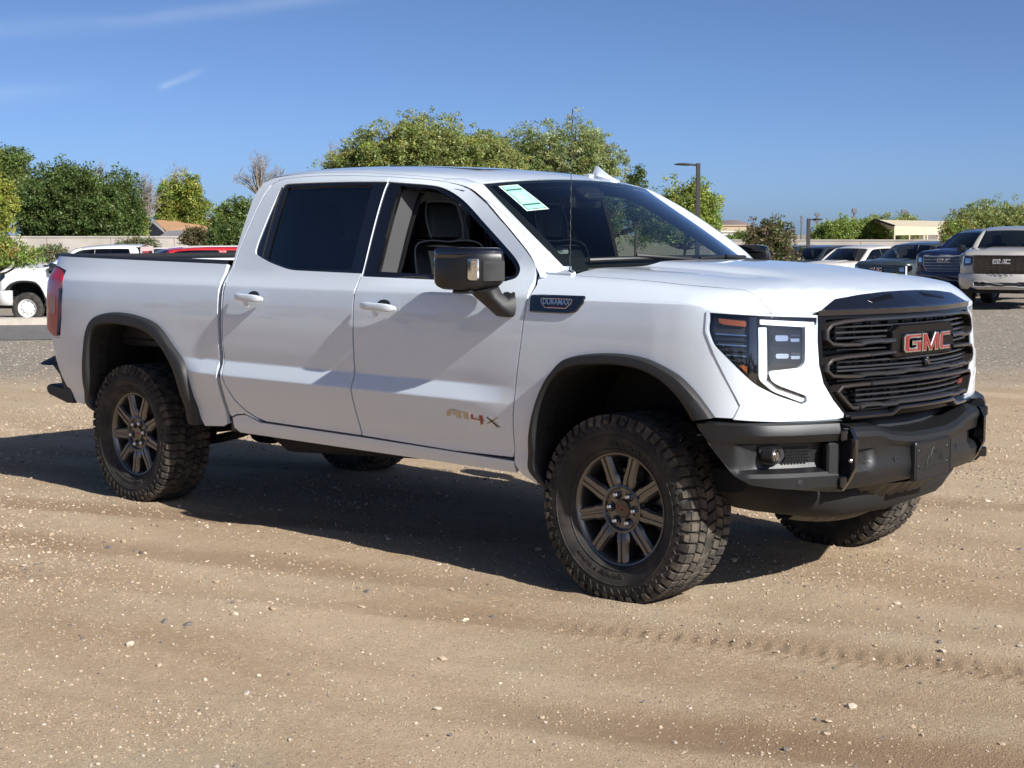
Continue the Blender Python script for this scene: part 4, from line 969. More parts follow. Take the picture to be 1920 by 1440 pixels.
        # tail light dark edge
        P=rnd([(-4.478,1.368),(-4.440,1.25),(-4.456,1.06),(-4.496,.960),(-4.520,.962),(-4.492,1.06),(-4.478,1.25),(-4.505,1.378)],.008)
        V,F=solid(P,lambda q,z,h:body(q,z,h),.0005,.0055);mk('tail_light_edge',*S(V,F),GRBLK,root)
        P=[(-4.53,1.20),(-4.53,1.10),(-4.60,1.10),(-4.62,1.20)];V,F=solid(P,lambda q,z,h:body(q,z,h),.0005,.0050);mk('tail_light_cell',*S(V,F),RED,root)
        # gap between cab and box
        x=np.array([-2.758,-2.797]);z=np.linspace(.56,1.42,14);A=np.stack([body(np.full(14,xx),z,np.full(14,-.022)) for xx in x],1);V,F=grid(A);mk('cab_gap_seal',*S(V,F),TRIM,root)
        V,F=cbox((-2.775,-.90,.55),(.05,.10,.10),.01);mk('mud_guard',*S(V,F),TRIM,root)
    V,F=cbox((-4.72,0,.70),(.10,1.5,.16),.02);mk('rear_bumper',V,F,FLAREM,root)
    # aerial
    a=np.array([-.425,-.800,1.40]);t=np.linspace(0,1,60)[:,None];P=a+np.array([.012,0,.755])*t;h=np.stack([.0016*np.sin(t[:,0]*90),.0016*np.cos(t[:,0]*90),0*t[:,0]],1)
    g=G().add(*tube(P+h,.0022,5)).add(*tube([a-[0,0,.03],a,a+[0,0,.03]],[.012,.011,.005],8));g.mk('aerial',TRIM,root)
    # roof fin
    fy=.33;secs=[]
    for x,h,hw in ((-1.075,.004,.008),(-1.095,.016,.030),(-1.14,.026,.034),(-1.18,.042,.030),(-1.215,.060,.018),(-1.228,.062,.013),(-1.25,.018,.026),(-1.29,.012,.020)):
        zb=float(green(np.array([x]),np.array([s_of_y(fy)]),np.zeros(1))[0,2])
        secs.append([(x,fy-hw*1.3,zb-.02),(x,fy-hw*1.2,zb+.012 if h>.01 else zb),(x,fy-hw*.35,zb+h*.6),(x,fy-hw*.15,zb+h),(x,fy+hw*.15,zb+h),(x,fy+hw*.35,zb+h*.6),(x,fy+hw*1.2,zb+.012 if h>.01 else zb),(x,fy+hw*1.3,zb-.02)])
    V,F=grid(np.array(secs));mk('roof_aerial_fin',V,F,PAINT,root,40)
    # dark sunroof pane
    V,F=solid(rnd([(-1.42,-.36),(-1.42,.36),(-2.15,.36),(-2.15,-.36)],.05),lambda a,b,h:np.stack([a,b,green(a,np.array([s_of_y(abs(v)) for v in b]),np.zeros(len(a)))[:,2]+h],1),-.002,.006);mk('sunroof_pane',V,F,GLOSS,root)
    # wipers
    for (a0,a1,t0,t1) in ((-.86,-.10,.050,.030),(-.02,.74,.02,.05)):
        aa=np.linspace(a0,a1,16);P=wscreen(aa,np.linspace(t0,t1,16),np.full(16,.022));V,F=tube(P,np.linspace(.011,.008,16),8);V[:,2]=np.mean(P[:,2])+(V[:,2]-np.mean(P[:,2]));mk('wiper_blade',V,F,TRIM,root)
        P=wscreen(np.linspace(a0*.6+a1*.4,a1+.05,8),np.linspace(t0,-.02,8),np.full(8,.035));V,F=tube(P,.009,8);mk('wiper_arm',V,F,TRIM,root)
    # window sticker on the windscreen (inside face)
    def wpx(a,t,o): return wscreen(a,t,o)
    st=bpy.data.objects.new('window_sticker',None);link(st,root);st.empty_display_size=.05
    A=np.array([(-.905,.925),(-.775,.925),(-.775,.640),(-.905,.640)])
    def rect(a0,a1,t0,t1,m,o,name):
        aa,tt=np.meshgrid(np.linspace(a0,a1,6),np.linspace(t0,t1,6),indexing='ij');V,F=grid(np.stack([wscreen(aa.ravel(),tt.ravel(),np.full(36,o))],0).reshape(6,6,3));mk(name,V,F,m,st,60)
    rect(-.905,-.735,.630,.945,STICKW,.0020,'sticker_sheet')
    rect(-.893,-.747,.642,.934,INK,.0026,'sticker_frame');rect(-.888,-.752,.648,.928,STICK,.0032,'sticker_field')
    for (t0,t1) in ((.875,.892),(.690,.706)): rect(-.885,-.755,t0,t1,INK,.0038,'sticker_band')
    for i in range(7): rect(-.875,-.775-.02*(i%3),.725+.018*i,.730+.018*i,STICKW,.0038,'sticker_line')
def build_under(root):
    g=G()
    for s in (-1,1):
        P=np.array([(.75,s*.42,.56),(.3,s*.42,.56),(-.5,s*.45,.52),(-2.9,s*.45,.52),(-3.4,s*.46,.68),(-4.2,s*.46,.68),(-4.7,s*.46,.62)]);V,F=tube(crv(P,4),.07,4);g.add(V,F)
    g.mk('frame_rail',DARK,root)
    V,F=cbox((-1.9,0,.62),(3.9,1.72,.10),.03);mk('floor_pan',V,F,DARK,root)
    V,F=cbox((.10,0,.72),(1.1,.95,.36),.05);mk('engine_bay_block',V,F,DARK,root)
    g=G().add(*tube([(-3.745,-.75,.404),(-3.745,.75,.404)],.045,12)).add(*rloft([((-3.87,.05,.40),(0,.08,0),(0,0,.08)),((-3.78,.05,.40),(0,.15,0),(0,0,.15)),((-3.70,.05,.40),(0,.15,0),(0,0,.15)),((-3.55,.05,.42),(0,.07,0),(0,0,.07))],16,2.4))
    g.mk('rear_axle',DARK,root)
    for s in (-1,1):
        V,F=tube(crv([(-3.0,s*.56,.50),(-3.3,s*.56,.40),(-3.745,s*.56,.33),(-4.2,s*.56,.42),(-4.5,s*.56,.55)],5),.03,6);mk('leaf_spring',V,F,DARK,root)
        V,F=tube([(-3.62,s*.50,.34),(-3.50,s*.52,.80)],.035,10);mk('shock_absorber',V,F,DARK,root)
        V,F=tube([(0,s*.70,.30),(.02,s*.35,.36)],[.05,.035],8);mk('control_arm',V,F,DARK,root)
        V,F=tube([(.0,s*.70,.404),(0,s*.2,.42)],.035,8);mk('drive_shaft',V,F,DARK,root)
    V,F=tube([(-3.2,.55,.45),(-2.4,.5,.45),(-1.2,.4,.45),(-.3,.35,.5)],.04,8);mk('exhaust_pipe',V,F,DARK,root)
    V,F=rloft([((-3.1,.1,.50),(0,.36,0),(0,0,.10)),((-2.6,.1,.48),(0,.36,0),(0,0,.11))],16,3);mk('exhaust_muffler',V,F,DARK,root)
    V,F=rloft([((-2.65,-.62,.52),(0,.18,0),(0,0,.07)),((-2.5,-.62,.49),(0,.20,0),(0,0,.10)),((-1.5,-.62,.52),(0,.18,0),(0,0,.07))],16,4);mk('fuel_tank',V,F,DARK,root)
    V,F=rloft([((.40,-.80,.56),(.16,0,0),(0,0,.05)),((.50,-.66,.52),(.24,0,0),(0,0,.10)),((.55,-.40,.49),(.27,0,0),(0,0,.12)),((.56,0,.48),(.28,0,0),(0,0,.125)),((.55,.40,.49),(.27,0,0),(0,0,.12)),((.50,.66,.52),(.24,0,0),(0,0,.10)),((.40,.80,.56),(.16,0,0),(0,0,.05))],20,2.6);mk('engine_guard',V,F,DARK,root)
def build_cabin(root,R):
    # liner: doors, pillars, roof, floor
    for s in (-1,1):
        fl=offpoly(FDOOR,.03);panel('door_lining',fcab(-.07),fl,BLKINT,R['fdoor',s],.1,holes=[offpoly(FWIN,.012)],sgn=s,th=.0)
        rl=offpoly(RDOOR,.03);panel('door_lining',fcab(-.07),rl,BLKINT,R['rdoor',s],.1,holes=[offpoly(RWIN,.012)],sgn=s,th=.0)
        # window reveal of the open front window
        x=np.linspace(-1.66,-1.545,3)
        A=np.stack([cab(np.full(10,-1.575),np.linspace(1.38,1.865,10),np.full(10,o)) for o in (-.01,-.045,-.10)],1);B=A.copy();B[:,2,0]+=.05;V,F=grid(B);V,F=side_shift(V,F,s);mk('pillar_trim',V,F,GREYINT,root,40)
        A=np.stack([cab(np.full(12,xx),np.linspace(1.0,1.88,12),np.full(12,-.10)) for xx in (-1.50,-1.78)],1);V,F=grid(A);V,F=side_shift(V,F,s);mk('centre_pillar_trim',V,F,BLKINT,root,40)
        d=tuck([(-.50,1.42),(-.62,1.52),(-.75,1.62),(-.905,1.72),(-1.053,1.80),(-1.25,1.865)]);A=green(d[:,0],d[:,1],np.full(6,-.03));E=np.array([(WB+(WT-WB)*t)*[1,-1,1]+[-.03,.0,-.02] for t in np.linspace(0,1,6)]);V,F=grid(np.stack([A,E],1));V,F=side_shift(V,F,s);mk('windscreen_pillar_trim',V,F,BLKINT,root)
    yy=np.linspace(-.74,.74,13);P=np.array([[(x,y,float(green(np.array([x]),np.array([s_of_y(abs(y))]),np.zeros(1))[0,2])-.035) for y in yy] for x in np.linspace(-2.70,-1.16,9)]);V,F=grid(P);mk('headliner',V,F,BLKINT,root)
    V,F=cbox((-2.66,0,1.15),(.04,1.80,.62),.01);mk('cabin_rear_trim',V,F,BLKINT,root)
    V,F=cbox((-1.6,0,.68),(2.1,1.80,.03),.01);mk('cabin_floor',V,F,BLKINT,root)
    # dash
    yy=np.linspace(-.86,.86,15);pr=[(-.50,1.405),(-.58,1.420),(-.70,1.415),(-.80,1.395),(-.84,1.36),(-.82,1.22),(-.78,1.0)];P=np.array([[(x-.0*y,y,z-.02*abs(y)**3) for y in yy] for x,z in pr]);V,F=grid(P);mk('dashboard',V,F,BLKINT,root,40)
    V,F=cbox((-.83,.0,1.33),(.02,.34,.17),.008,rotm('y',-.2));mk('centre_screen',V,F,GLOSS,root)
    V,F=cbox((-.80,.40,1.38),(.05,.34,.10),.02);mk('instrument_hood',V,F,BLKINT,root)
    a=np.linspace(0,2*math.pi,33)[:-1];C=np.array([-.98,.40,1.26]);ax1=np.array([0,1,0]);ax2=np.array([.35,0,.937])
    sw=bpy.data.objects.new('steering_wheel',None);link(sw,root);sw.empty_display_size=.05
    V,F=tube(C+.19*(np.cos(a)[:,None]*ax1+np.sin(a)[:,None]*ax2),.016,8,closed=True);mk('wheel_ring',V,F,LEATH,sw)
    V,F=rloft([(C,(0,.07,0),(.02,0,.055)),(C+[.05,0,-.02],(0,.06,0),(.015,0,.05))],14,3);mk('wheel_boss',V,F,BLKINT,sw)
    for v in (ax1,-ax1,-ax2): V,F=tube([C+.05*v,C+.185*v],.014,6);mk('wheel_spoke',V,F,BLKINT,sw)
    # inside mirror and sensor pod
    g=G().add(*rloft([((-1.03,-.12,1.755),(.012,0,.0),(0,0,.026)),((-1.04,0,1.758),(.018,0,0),(0,0,.034)),((-1.03,.12,1.755),(.012,0,0),(0,0,.026))],14,4)).add(*tube([(-1.03,0,1.77),(-.99,0,1.835)],.012,6)).add(*cbox((-.99,0,1.80),(.10,.16,.05),.02,rotm('y',.55)));g.mk('rear_view_mirror',BLKINT,root)
    def seat(x,y,front_=True):
        st=bpy.data.objects.new('seat',None);link(st,root);st.location=(x,y,0);st.empty_display_size=.05
        V,F=rloft([((.02,0,.92),(.02,0,0),(0,.02,0)),((.02,0,.95),(.24,0,0),(0,.25,0)),((.02,0,1.05),(.27,0,0),(0,.27,0)),((.03,0,1.09),(.24,0,0),(0,.24,0))],22,4);mk('cushion',V,F,LEATH,st,40)
        lean=-.26
        def bk(z,hx,hy,dx=0): return ((-.24+lean*(z-1.08)+dx,0,z),(hx,0,0),(0,hy,0))
        V,F=rloft([bk(1.03,.05,.22),bk(1.10,.07,.26),bk(1.30,.075,.275),bk(1.46,.070,.265),bk(1.54,.055,.235),bk(1.565,.02,.20)],24,4);mk('backrest',V,F,LEATH,st,40)
        V,F=rloft([bk(1.565,.03,.09,.005),bk(1.58,.050,.125,.01),bk(1.66,.055,.128,.02),bk(1.74,.048,.112,.03),bk(1.765,.02,.085,.03)],22,4);mk('headrest',V,F,LEATH,st,40)
        def pip(pts,dx):
            P=np.array([((-.24+lean*(z-1.08)+dx,y_,z)) for y_,z in pts]);V,F=tube(crv(P,5),.0042,6);mk('piping',V,F,PIPE,st)
        pip([(-.268,1.12),(-.270,1.30),(-.262,1.46),(-.232,1.540),(-.13,1.562),(0,1.556),(.13,1.562),(.232,1.540),(.262,1.46),(.270,1.30)],.064)
        pip([(-.115,1.575),(-.130,1.66),(-.114,1.735),(-.08,1.762),(.08,1.762),(.114,1.735),(.130,1.66),(.115,1.575)],.060)
        if front_:
            V,F=rloft([((-.24+lean*.43+.066,-.02,1.515),(.002,0,0),(0,.07,0)),((-.24+lean*.43+.070,-.02,1.515),(.002,0,0),(0,.07,0))],12)
            P=rnd([(-.085,-.012),(-.075,-.020),(.075,-.020),(.085,-.012),(.085,.014),(-.085,.014)],.006);f=lambda a,b,h:np.stack([-.24+lean*(.43+b)+.066+h,a,1.505+b],1)
            V,F=solid(P,f,0,.004);mk('seat_badge',V,F,PIPE,st);V,F=text_vf('AT4X',.030,.0006,.001);mk('seat_badge_lettering',f(V[:,0],V[:,1]-.003,V[:,2]+.0045),F,BLKINT,st,None)
        return st
    seat(-1.30,-.42);seat(-1.30,.42);seat(-2.25,-.42,False);seat(-2.25,.42,False)
    V,F=cbox((-1.32,0,.98),(.75,.26,.22),.03);mk('centre_console',V,F,BLKINT,root)
def build_hero():
    root=empty('pickup_truck',(0,0,0))
    tag(root,'white crew cab pickup with black steel front bumper parked on the dirt in front','pickup truck')
    R=build_shell(root,PAINT,.05,'pickup',True)
    build_front(root,PAINT);build_bumper(root);build_fittings(root,R);build_under(root);build_cabin(root,R)
    ty=make_tyre(True);rm=make_rim(True,(RIMM,DARK));nt_=nut_mesh()
    for (x,s,sp) in ((0,-1,.30),(-3.745,-1,math.pi+.1),(0,1,.9),(-3.745,1,.4)):
        wheel(root,(x,s*.845,.404),ty,rm,nt_,s,sp,True,steer=0)
    return root
HERO=build_hero()
# ------------------------------------------------------------ the ground and the lot
F2=np.array([math.cos(YAW),math.sin(YAW)]);R2=np.array([math.sin(YAW),-math.cos(YAW)])
def DL(x,y):
    dx=x-CAM[0];dy=y-CAM[1];return dx*F2[0]+dy*F2[1],dx*R2[0]+dy*R2[1]
def gh(x,y):
    """height of the land: level round the pickup, falling gently behind it"""
    x=np.asarray(x,float);y=np.asarray(y,float);D,L=DL(x,y)
    s=np.interp(L/np.maximum(D,8),[-.32,-.1,.15,.22,.25,.285,.32],[.0257,.022,.021,.0190,.0180,.0085,.0075])
    t=D-15;t=np.where(t>40,40+0*t,t);return -s*np.log1p(np.exp(np.clip(t,-60,60)/1.5))*1.5*(t>-60)
def at(u,D,dz=0.):
    L=(u-960)/FPX*D;p=CAM[:2]+F2*D+R2*L;return np.array([p[0],p[1],float(gh(p[0],p[1]))+dz])
def zat(v,D): return CAM[2]+(439.6-v)/FPX*D
def vnoise(x,y,sc,seed):
    """smooth value noise on numpy arrays"""
    r=np.random.default_rng(seed);T=r.random((256,256));x=x*sc;y=y*sc;xi=np.floor(x).astype(int);yi=np.floor(y).astype(int);fx=x-xi;fy=y-yi
    fx=fx*fx*(3-2*fx);fy=fy*fy*(3-2*fy);g=lambda a,b:T[a%256,b%256]
    return (g(xi,yi)*(1-fx)+g(xi+1,yi)*fx)*(1-fy)+(g(xi,yi+1)*(1-fx)+g(xi+1,yi+1)*fx)*fy
TRK=rad(22);TC,TS=math.cos(TRK),math.sin(TRK)      # direction of the wheel tracks
def relief(x,y):
    u=x*TC+y*TS;v=-x*TS+y*TC
    h=.012*(vnoise(u,v*3.0,.28,1)-.5)+.008*(vnoise(u*.5,v*3,.9,2)-.5)+.008*(vnoise(u,v,2.6,3)-.5)+.005*(vnoise(u,v,7,4)-.5)+.0035*(vnoise(u,v,16,5)-.5)
    # wheel tracks pressed in, with cleat marks
    for v0,w_,d in RUTS:
        dv=v-v0-.07*np.sin(u*.45+v0*3);k=np.exp(-(dv/w_)**4);h=h-d*k+.45*d*np.exp(-((np.abs(dv)-w_*1.3)/.06)**2)*vnoise(u,v,1.7,8)*1.4
    dv=v+1.43;k=np.exp(-(dv/.13)**6)*(.35+.65*np.tanh(np.abs(dv)/.02))*np.clip((u+.7)*1.5,0,1)*np.clip((2.6-u)*1.5,0,1)
    h=h+.0065*k*np.tanh(3*np.sin(u*2*math.pi/.072+np.sign(dv)*1.6+np.abs(dv)*16))*(.5+vnoise(u,v,3.1,9))
    return h
RUTS=((-1.43,.13,.010),(.26,.14,.008),(-2.45,.16,.009),(-.78,.14,.006),(-3.25,.14,.006),(-4.05,.16,.007),(-1.95,.10,.005),(1.3,.15,.007),(2.2,.15,.007))
def trackmask(x,y):
    u=x*TC+y*TS;v=-x*TS+y*TC;m=0*x
    for v0,w_,d in RUTS:
        dv=v-v0-.07*np.sin(u*.45+v0*3);m=np.maximum(m,np.exp(-(dv/(w_*1.25))**4)*d/.010*np.clip(vnoise(u*.5+v0*7,v*.5,.9,41)*1.8-.35,0,1))
    return m
def contact(x,y):
    """keep the relief low where the tyres stand"""
    m=np.ones_like(x)
    for cx in (0,-3.745):
        for cy in (-.845,.845): m=np.minimum(m,1-np.exp(-(((x-cx)/.35)**2+((y-cy)/.28)**2)**2))
    return m
def berm(x,y):
    b=0*x
    for cx in (0,-3.745):
        for cy in (-.845,.845): b=b+.013*np.exp(-((np.sqrt(((x-cx)/.26)**2+((y-cy)/.19)**2)-1)/.28)**2)*(.4+1.1*vnoise(x,y,9,12))
    return b
def axis(lo,hi,step,far):
    a=np.arange(lo,hi+step/2,step);o=[];d=step
    x=hi
    while x<far: d*=1.22;x+=d;o.append(x)
    x=lo;d=step;p=[]
    while x>-far: d*=1.22;x-=d;p.append(x)
    return np.array(p[::-1]+list(a)+o)
def ground():
    xs=axis(-5.0,3.6,.019,6000);ys=axis(-4.2,1.6,.019,6000);X,Y_=np.meshgrid(xs,ys,indexing='ij');D,L=DL(X,Y_)
    fade=np.clip((22-D)/10,0,1)*np.clip((np.hypot(X,Y_)<40)*1.,0,1)
    Z=gh(X,Y_)+(relief(X,Y_)*contact(X,Y_)+berm(X,Y_))*fade
    V,F=grid(np.stack([X,Y_,Z],-1))
    m=bpy.data.materials.new('dirt and gravel');m.use_nodes=True;t=m.node_tree;b=t.nodes['Principled BSDF'];b.inputs['Roughness'].default_value=.95;b.inputs['Specular IOR Level'].default_value=.15
    nd=t.nodes.new;lk=t.links.new
    tx=nd('ShaderNodeTexCoord')
    def noise(sc,det=5,rough=.55,vec=None,dist=0):
        n=nd('ShaderNodeTexNoise');n.inputs['Scale'].default_value=sc;n.inputs['Detail'].default_value=det;n.inputs['Roughness'].default_value=rough;n.inputs['Distortion'].default_value=dist;lk(vec or tx.outputs['Object'],n.inputs['Vector']);return n.outputs[0]
    def ramp(x,lo,hi):
        r=nd('ShaderNodeMapRange');r.inputs[1].default_value=lo;r.inputs[2].default_value=hi;lk(x,r.inputs[0]);return r.outputs[0]
    def mixc(f,a,c):
        x=nd('ShaderNodeMixRGB')
        lk(f,x.inputs[0])
        for i,v in ((1,a),(2,c)):
            if isinstance(v,tuple): x.inputs[i].default_value=(*v,1)
            else: lk(v,x.inputs[i])
        return x.outputs[0]
    mp=nd('ShaderNodeMapping');mp.inputs['Rotation'].default_value=(0,0,-TRK);mp.inputs['Scale'].default_value=(.22,1.5,1);lk(tx.outputs['Object'],mp.inputs[0])
    st=noise(.9,5,.6,mp.outputs[0],.4)
    c=mixc(ramp(st,.40,.62),(.405,.286,.176),(.530,.402,.268))
    c=mixc(ramp(noise(.55,4),.45,.70),c,(.49,.395,.272))            # greyer gravelly patches
    c=mixc(ramp(noise(38,5,.75),.52,.70),c,(.60,.48,.34))
    c=mixc(ramp(noise(75,3,.7),.57,.70),c,(.26,.19,.122))
    c=mixc(ramp(noise(190,2,.6),.60,.70),c,(.60,.50,.37));c=mixc(ramp(noise(150,2,.6,None,.3),.62,.72),c,(.16,.115,.078))
    # the yard beyond the dirt is grey crushed stone
    cm=nd('ShaderNodeVectorMath');cm.operation='DOT_PRODUCT';cm.inputs[1].default_value=(F2[0],F2[1],0);lk(tx.outputs['Object'],cm.inputs[0])
    ad=nd('ShaderNodeMath');ad.operation='ADD';lk(cm.outputs['Value'],ad.inputs[0])
    w2=nd('ShaderNodeMath');w2.operation='MULTIPLY';w2.inputs[1].default_value=5.;lk(noise(.25,4),w2.inputs[0]);lk(w2.outputs[0],ad.inputs[1])
    D0=float(CAM[:2]@F2)
    vo=nd('ShaderNodeTexVoronoi');vo.inputs['Scale'].default_value=26;lk(tx.outputs['Object'],vo.inputs['Vector'])
    gcol=mixc(ramp(vo.outputs['Color'],.15,.9),(.185,.155,.122),(.425,.37,.30))
    c=mixc(ramp(ad.outputs[0],D0+15.5+2.5,D0+20+2.5),c,gcol)
    at_=nd('ShaderNodeAttribute');at_.attribute_name='track';c=mixc(ramp(at_.outputs['Fac'],0,1.25),c,(.265,.170,.100))
    lk(c,b.inputs['Base Color'])
    bp=nd('ShaderNodeBump');bp.inputs['Strength'].default_value=.95;bp.inputs['Distance'].default_value=.012
    ax_=nd('ShaderNodeMath');ax_.operation='ADD';v1=nd('ShaderNodeTexVoronoi');v1.inputs['Scale'].default_value=150;v1.inputs['Randomness'].default_value=1;lk(tx.outputs['Object'],v1.inputs['Vector']);iv=nd('ShaderNodeMath');iv.operation='SUBTRACT';iv.inputs[0].default_value=1;lk(v1.outputs['Distance'],iv.inputs[1]);hf=nd('ShaderNodeMath');hf.operation='MULTIPLY';hf.inputs[1].default_value=.45;lk(iv.outputs[0],hf.inputs[0]);h2=nd('ShaderNodeMath');h2.operation='ADD';lk(hf.outputs[0],h2.inputs[0]);lk(noise(120,5,.8),h2.inputs[1]);lk(h2.outputs[0],ax_.inputs[0]);m2=nd('ShaderNodeMath');m2.operation='MULTIPLY';m2.inputs[1].default_value=.8;lk(noise(17,4,.6),m2.inputs[0]);lk(m2.outputs[0],ax_.inputs[1]);lk(ax_.outputs[0],bp.inputs['Height']);lk(bp.outputs[0],b.inputs['Normal'])
    g=mk('ground',V,F,m,None,180);ta=g.data.attributes.new('track','FLOAT','POINT');ta.data.foreach_set('value',trackmask(V[:,0],V[:,1])*np.clip((22-DL(V[:,0],V[:,1])[0])/8,0,1));tag(g,'tan dirt lot with wheel tracks and loose gravel','ground',kind='structure')
    return g
GROUND=ground()
def surf_z(x,y):
    D,L=DL(x,y);return gh(x,y)+(relief(x,y)*contact(x,y)+berm(x,y))*np.clip((22-D)/10,0,1)
def pebble(n=1):
    """irregular low stone, 20 faces"""
    t=(1+5**.5)/2;V=np.array([(-1,t,0),(1,t,0),(-1,-t,0),(1,-t,0),(0,-1,t),(0,1,t),(0,-1,-t),(0,1,-t),(t,0,-1),(t,0,1),(-t,0,-1),(-t,0,1)],float)/1.9
    F=[(0,11,5),(0,5,1),(0,1,7),(0,7,10),(0,10,11),(1,5,9),(5,11,4),(11,10,2),(10,7,6),(7,1,8),(3,9,4),(3,4,2),(3,2,6),(3,6,8),(3,8,9),(4,9,5),(2,4,11),(6,2,10),(8,6,7),(9,8,1)]
    return V,F
STONEM=[mat('stone %d'%i,c,.85,noise=(30,tuple(k*1.35 for k in c),.4,.7)) for i,c in enumerate([(.37,.285,.20),(.30,.22,.145),(.44,.375,.29),(.13,.11,.10),(.33,.25,.17),(.34,.295,.24)])]
def scatter():
    V0,F0=pebble();r=np.random.default_rng(11)
    shapes=[]
    for k in range(10):
        V=V0*(1+r.uniform(-.28,.28,(12,1)))*[1,r.uniform(.65,.95),r.uniform(.42,.7)];shapes.append(V)
    # grit and small gravel: one mass
    xs=[];n=0
    def pts(num,x0,x1,y0,y1,near):
        x=r.uniform(x0,x1,num);y=r.uniform(y0,y1,num);D,L=DL(x,y)
        dens=vnoise(x*TC+y*TS,(-x*TS+y*TC)*2.2,.7,21)*.7+vnoise(x,y,1.9,22)*.5
        ok=(D>3.9)&(np.abs(L)<D*.40+.4)&(r.random(num)<dens**2*near(D)*1.3);return x[ok],y[ok]
    Vs=[];Fs=[];mi=[];n=0
    O=np.array([(1,0,0),(-1,0,0),(0,1,0),(0,-1,0),(0,0,1)],float);OF=[(0,2,4),(2,1,4),(1,3,4),(3,0,4)]
    x,y=pts(340000,-9,6,-6,8,lambda D:np.clip(1.5-D/14,.08,1))
    z=surf_z(x,y);k=len(x);sz=.0024+.0058*r.random(k)**2.8;sz*=np.clip(DL(x,y)[0]/7,.85,1.6);a=r.uniform(0,6.28,k);jit=r.uniform(.6,1.35,(k,5,1))
    P=O[None]*jit*sz[:,None,None];P[...,2]*=.8;c,s=np.cos(a)[:,None],np.sin(a)[:,None];Q=np.stack([P[...,0]*c-P[...,1]*s+x[:,None],P[...,0]*s+P[...,1]*c+y[:,None],P[...,2]+z[:,None]],-1)
    F=np.array(OF)[None]+(np.arange(k)*5)[:,None,None];me=bpy.data.meshes.new('loose_grit');me.from_pydata(Q.reshape(-1,3).tolist(),[],F.reshape(-1,3).tolist())
    for m in STONEM: me.materials.append(m)
    w=r.choice([0,0,0,1,1,1,1,4,4,4,2,0,1,3,3,5],k);me.polygons.foreach_set('material_index',np.repeat(w,4));me.update()
    o=link(bpy.data.objects.new('loose_grit',me));tag(o,'fine loose grit strewn over the dirt','gravel',kind='stuff')
    # pebbles, larger than the grit
    x,y=pts(70000,-8,6,-6,6,lambda D:np.clip(1.5-D/14,.08,1)*.55);z=surf_z(x,y);k=len(x);sz=(.0036+.0075*r.random(k)**3.2)*np.clip(DL(x,y)[0]/7,.9,1.5);a=r.uniform(0,6.28,k)
    P=V0[None]*r.uniform(.7,1.3,(k,12,1))*sz[:,None,None]*r.uniform(.7,1.1,(k,1,3));P[...,2]*=.75;c,s=np.cos(a)[:,None],np.sin(a)[:,None];Q=np.stack([P[...,0]*c-P[...,1]*s+x[:,None],P[...,0]*s+P[...,1]*c+y[:,None],P[...,2]+(z+sz*.2)[:,None]],-1)
    F=np.array(F0)[None]+(np.arange(k)*12)[:,None,None];me=bpy.data.meshes.new('loose_pebbles');me.from_pydata(Q.reshape(-1,3).tolist(),[],F.reshape(-1,3).tolist())
    for m in STONEM: me.materials.append(m)
    me.polygons.foreach_set('material_index',np.repeat(r.choice([0,0,1,1,4,4,5,3,2],k),20));me.update();tag(link(bpy.data.objects.new('loose_pebbles',me)),'scattered small pebbles on the dirt','gravel',kind='stuff')
    # gravel on the far edge of the yard, larger and greyer
    x,y=pts(60000,-22,16,-4,26,lambda D:np.clip((D-13)/6,0,1)*.9)
    keep=(np.abs(DL(x,y)[1])<DL(x,y)[0]*.36);x,y=x[keep],y[keep];z=gh(x,y);k=len(x);sz=r.uniform(.008,.020,k);a=r.uniform(0,6.28,k);P=O[None]*r.uniform(.6,1.35,(k,5,1))*sz[:,None,None];P[...,2]*=.7;c,s=np.cos(a)[:,None],np.sin(a)[:,None]
    Q=np.stack([P[...,0]*c-P[...,1]*s+x[:,None],P[...,0]*s+P[...,1]*c+y[:,None],P[...,2]+z[:,None]],-1);F=np.array(OF)[None]+(np.arange(k)*5)[:,None,None];me=bpy.data.meshes.new('yard_gravel');me.from_pydata(Q.reshape(-1,3).tolist(),[],F.reshape(-1,3).tolist())
    for m in STONEM: me.materials.append(m)
    me.polygons.foreach_set('material_index',np.repeat(r.choice([0,5,5,3,3,1],k),4));me.update();tag(link(bpy.data.objects.new('yard_gravel',me)),'grey crushed stone of the yard behind the dirt','gravel',kind='stuff')
    # the stones one can pick out
    ms=[[mesh('stone',s,F0,m,None) for s in shapes[:5]] for m in STONEM];cnt=0
    x=r.uniform(-6.5,5.6,30000);y=r.uniform(-5.3,3,30000);D,L=DL(x,y);ok=(D>4.5)&(np.abs(L)<D*.345)&(D<15);x,y,D=x[ok],y[ok],D[ok]
    clus=vnoise(x,y,1.1,31);ok=r.random(len(x))<(clus**2.5*.25)*np.clip(7/D,.2,1);x,y=x[ok][:300],y[ok][:300];z=surf_z(x,y)
    for i in range(len(x)):
        if abs(x[i])<.5 and -1.1<y[i]<-.6 or abs(x[i]+3.745)<.5 and -1.1<y[i]<-.6: continue
        o=bpy.data.objects.new('stone',ms[int(r.choice([0,0,2,2,3,3,4,5,1]))][i%5]);link(o,GROUND);s=float(.007+.017*r.random()**2.2)
        o.location=(x[i],y[i],z[i]+s*.18);o.scale=(s*r.uniform(.8,1.3),s*r.uniform(.8,1.2),s*r.uniform(.7,1.1));o.rotation_euler=(r.uniform(-.3,.3),r.uniform(-.3,.3),r.uniform(0,6.28))
scatter()
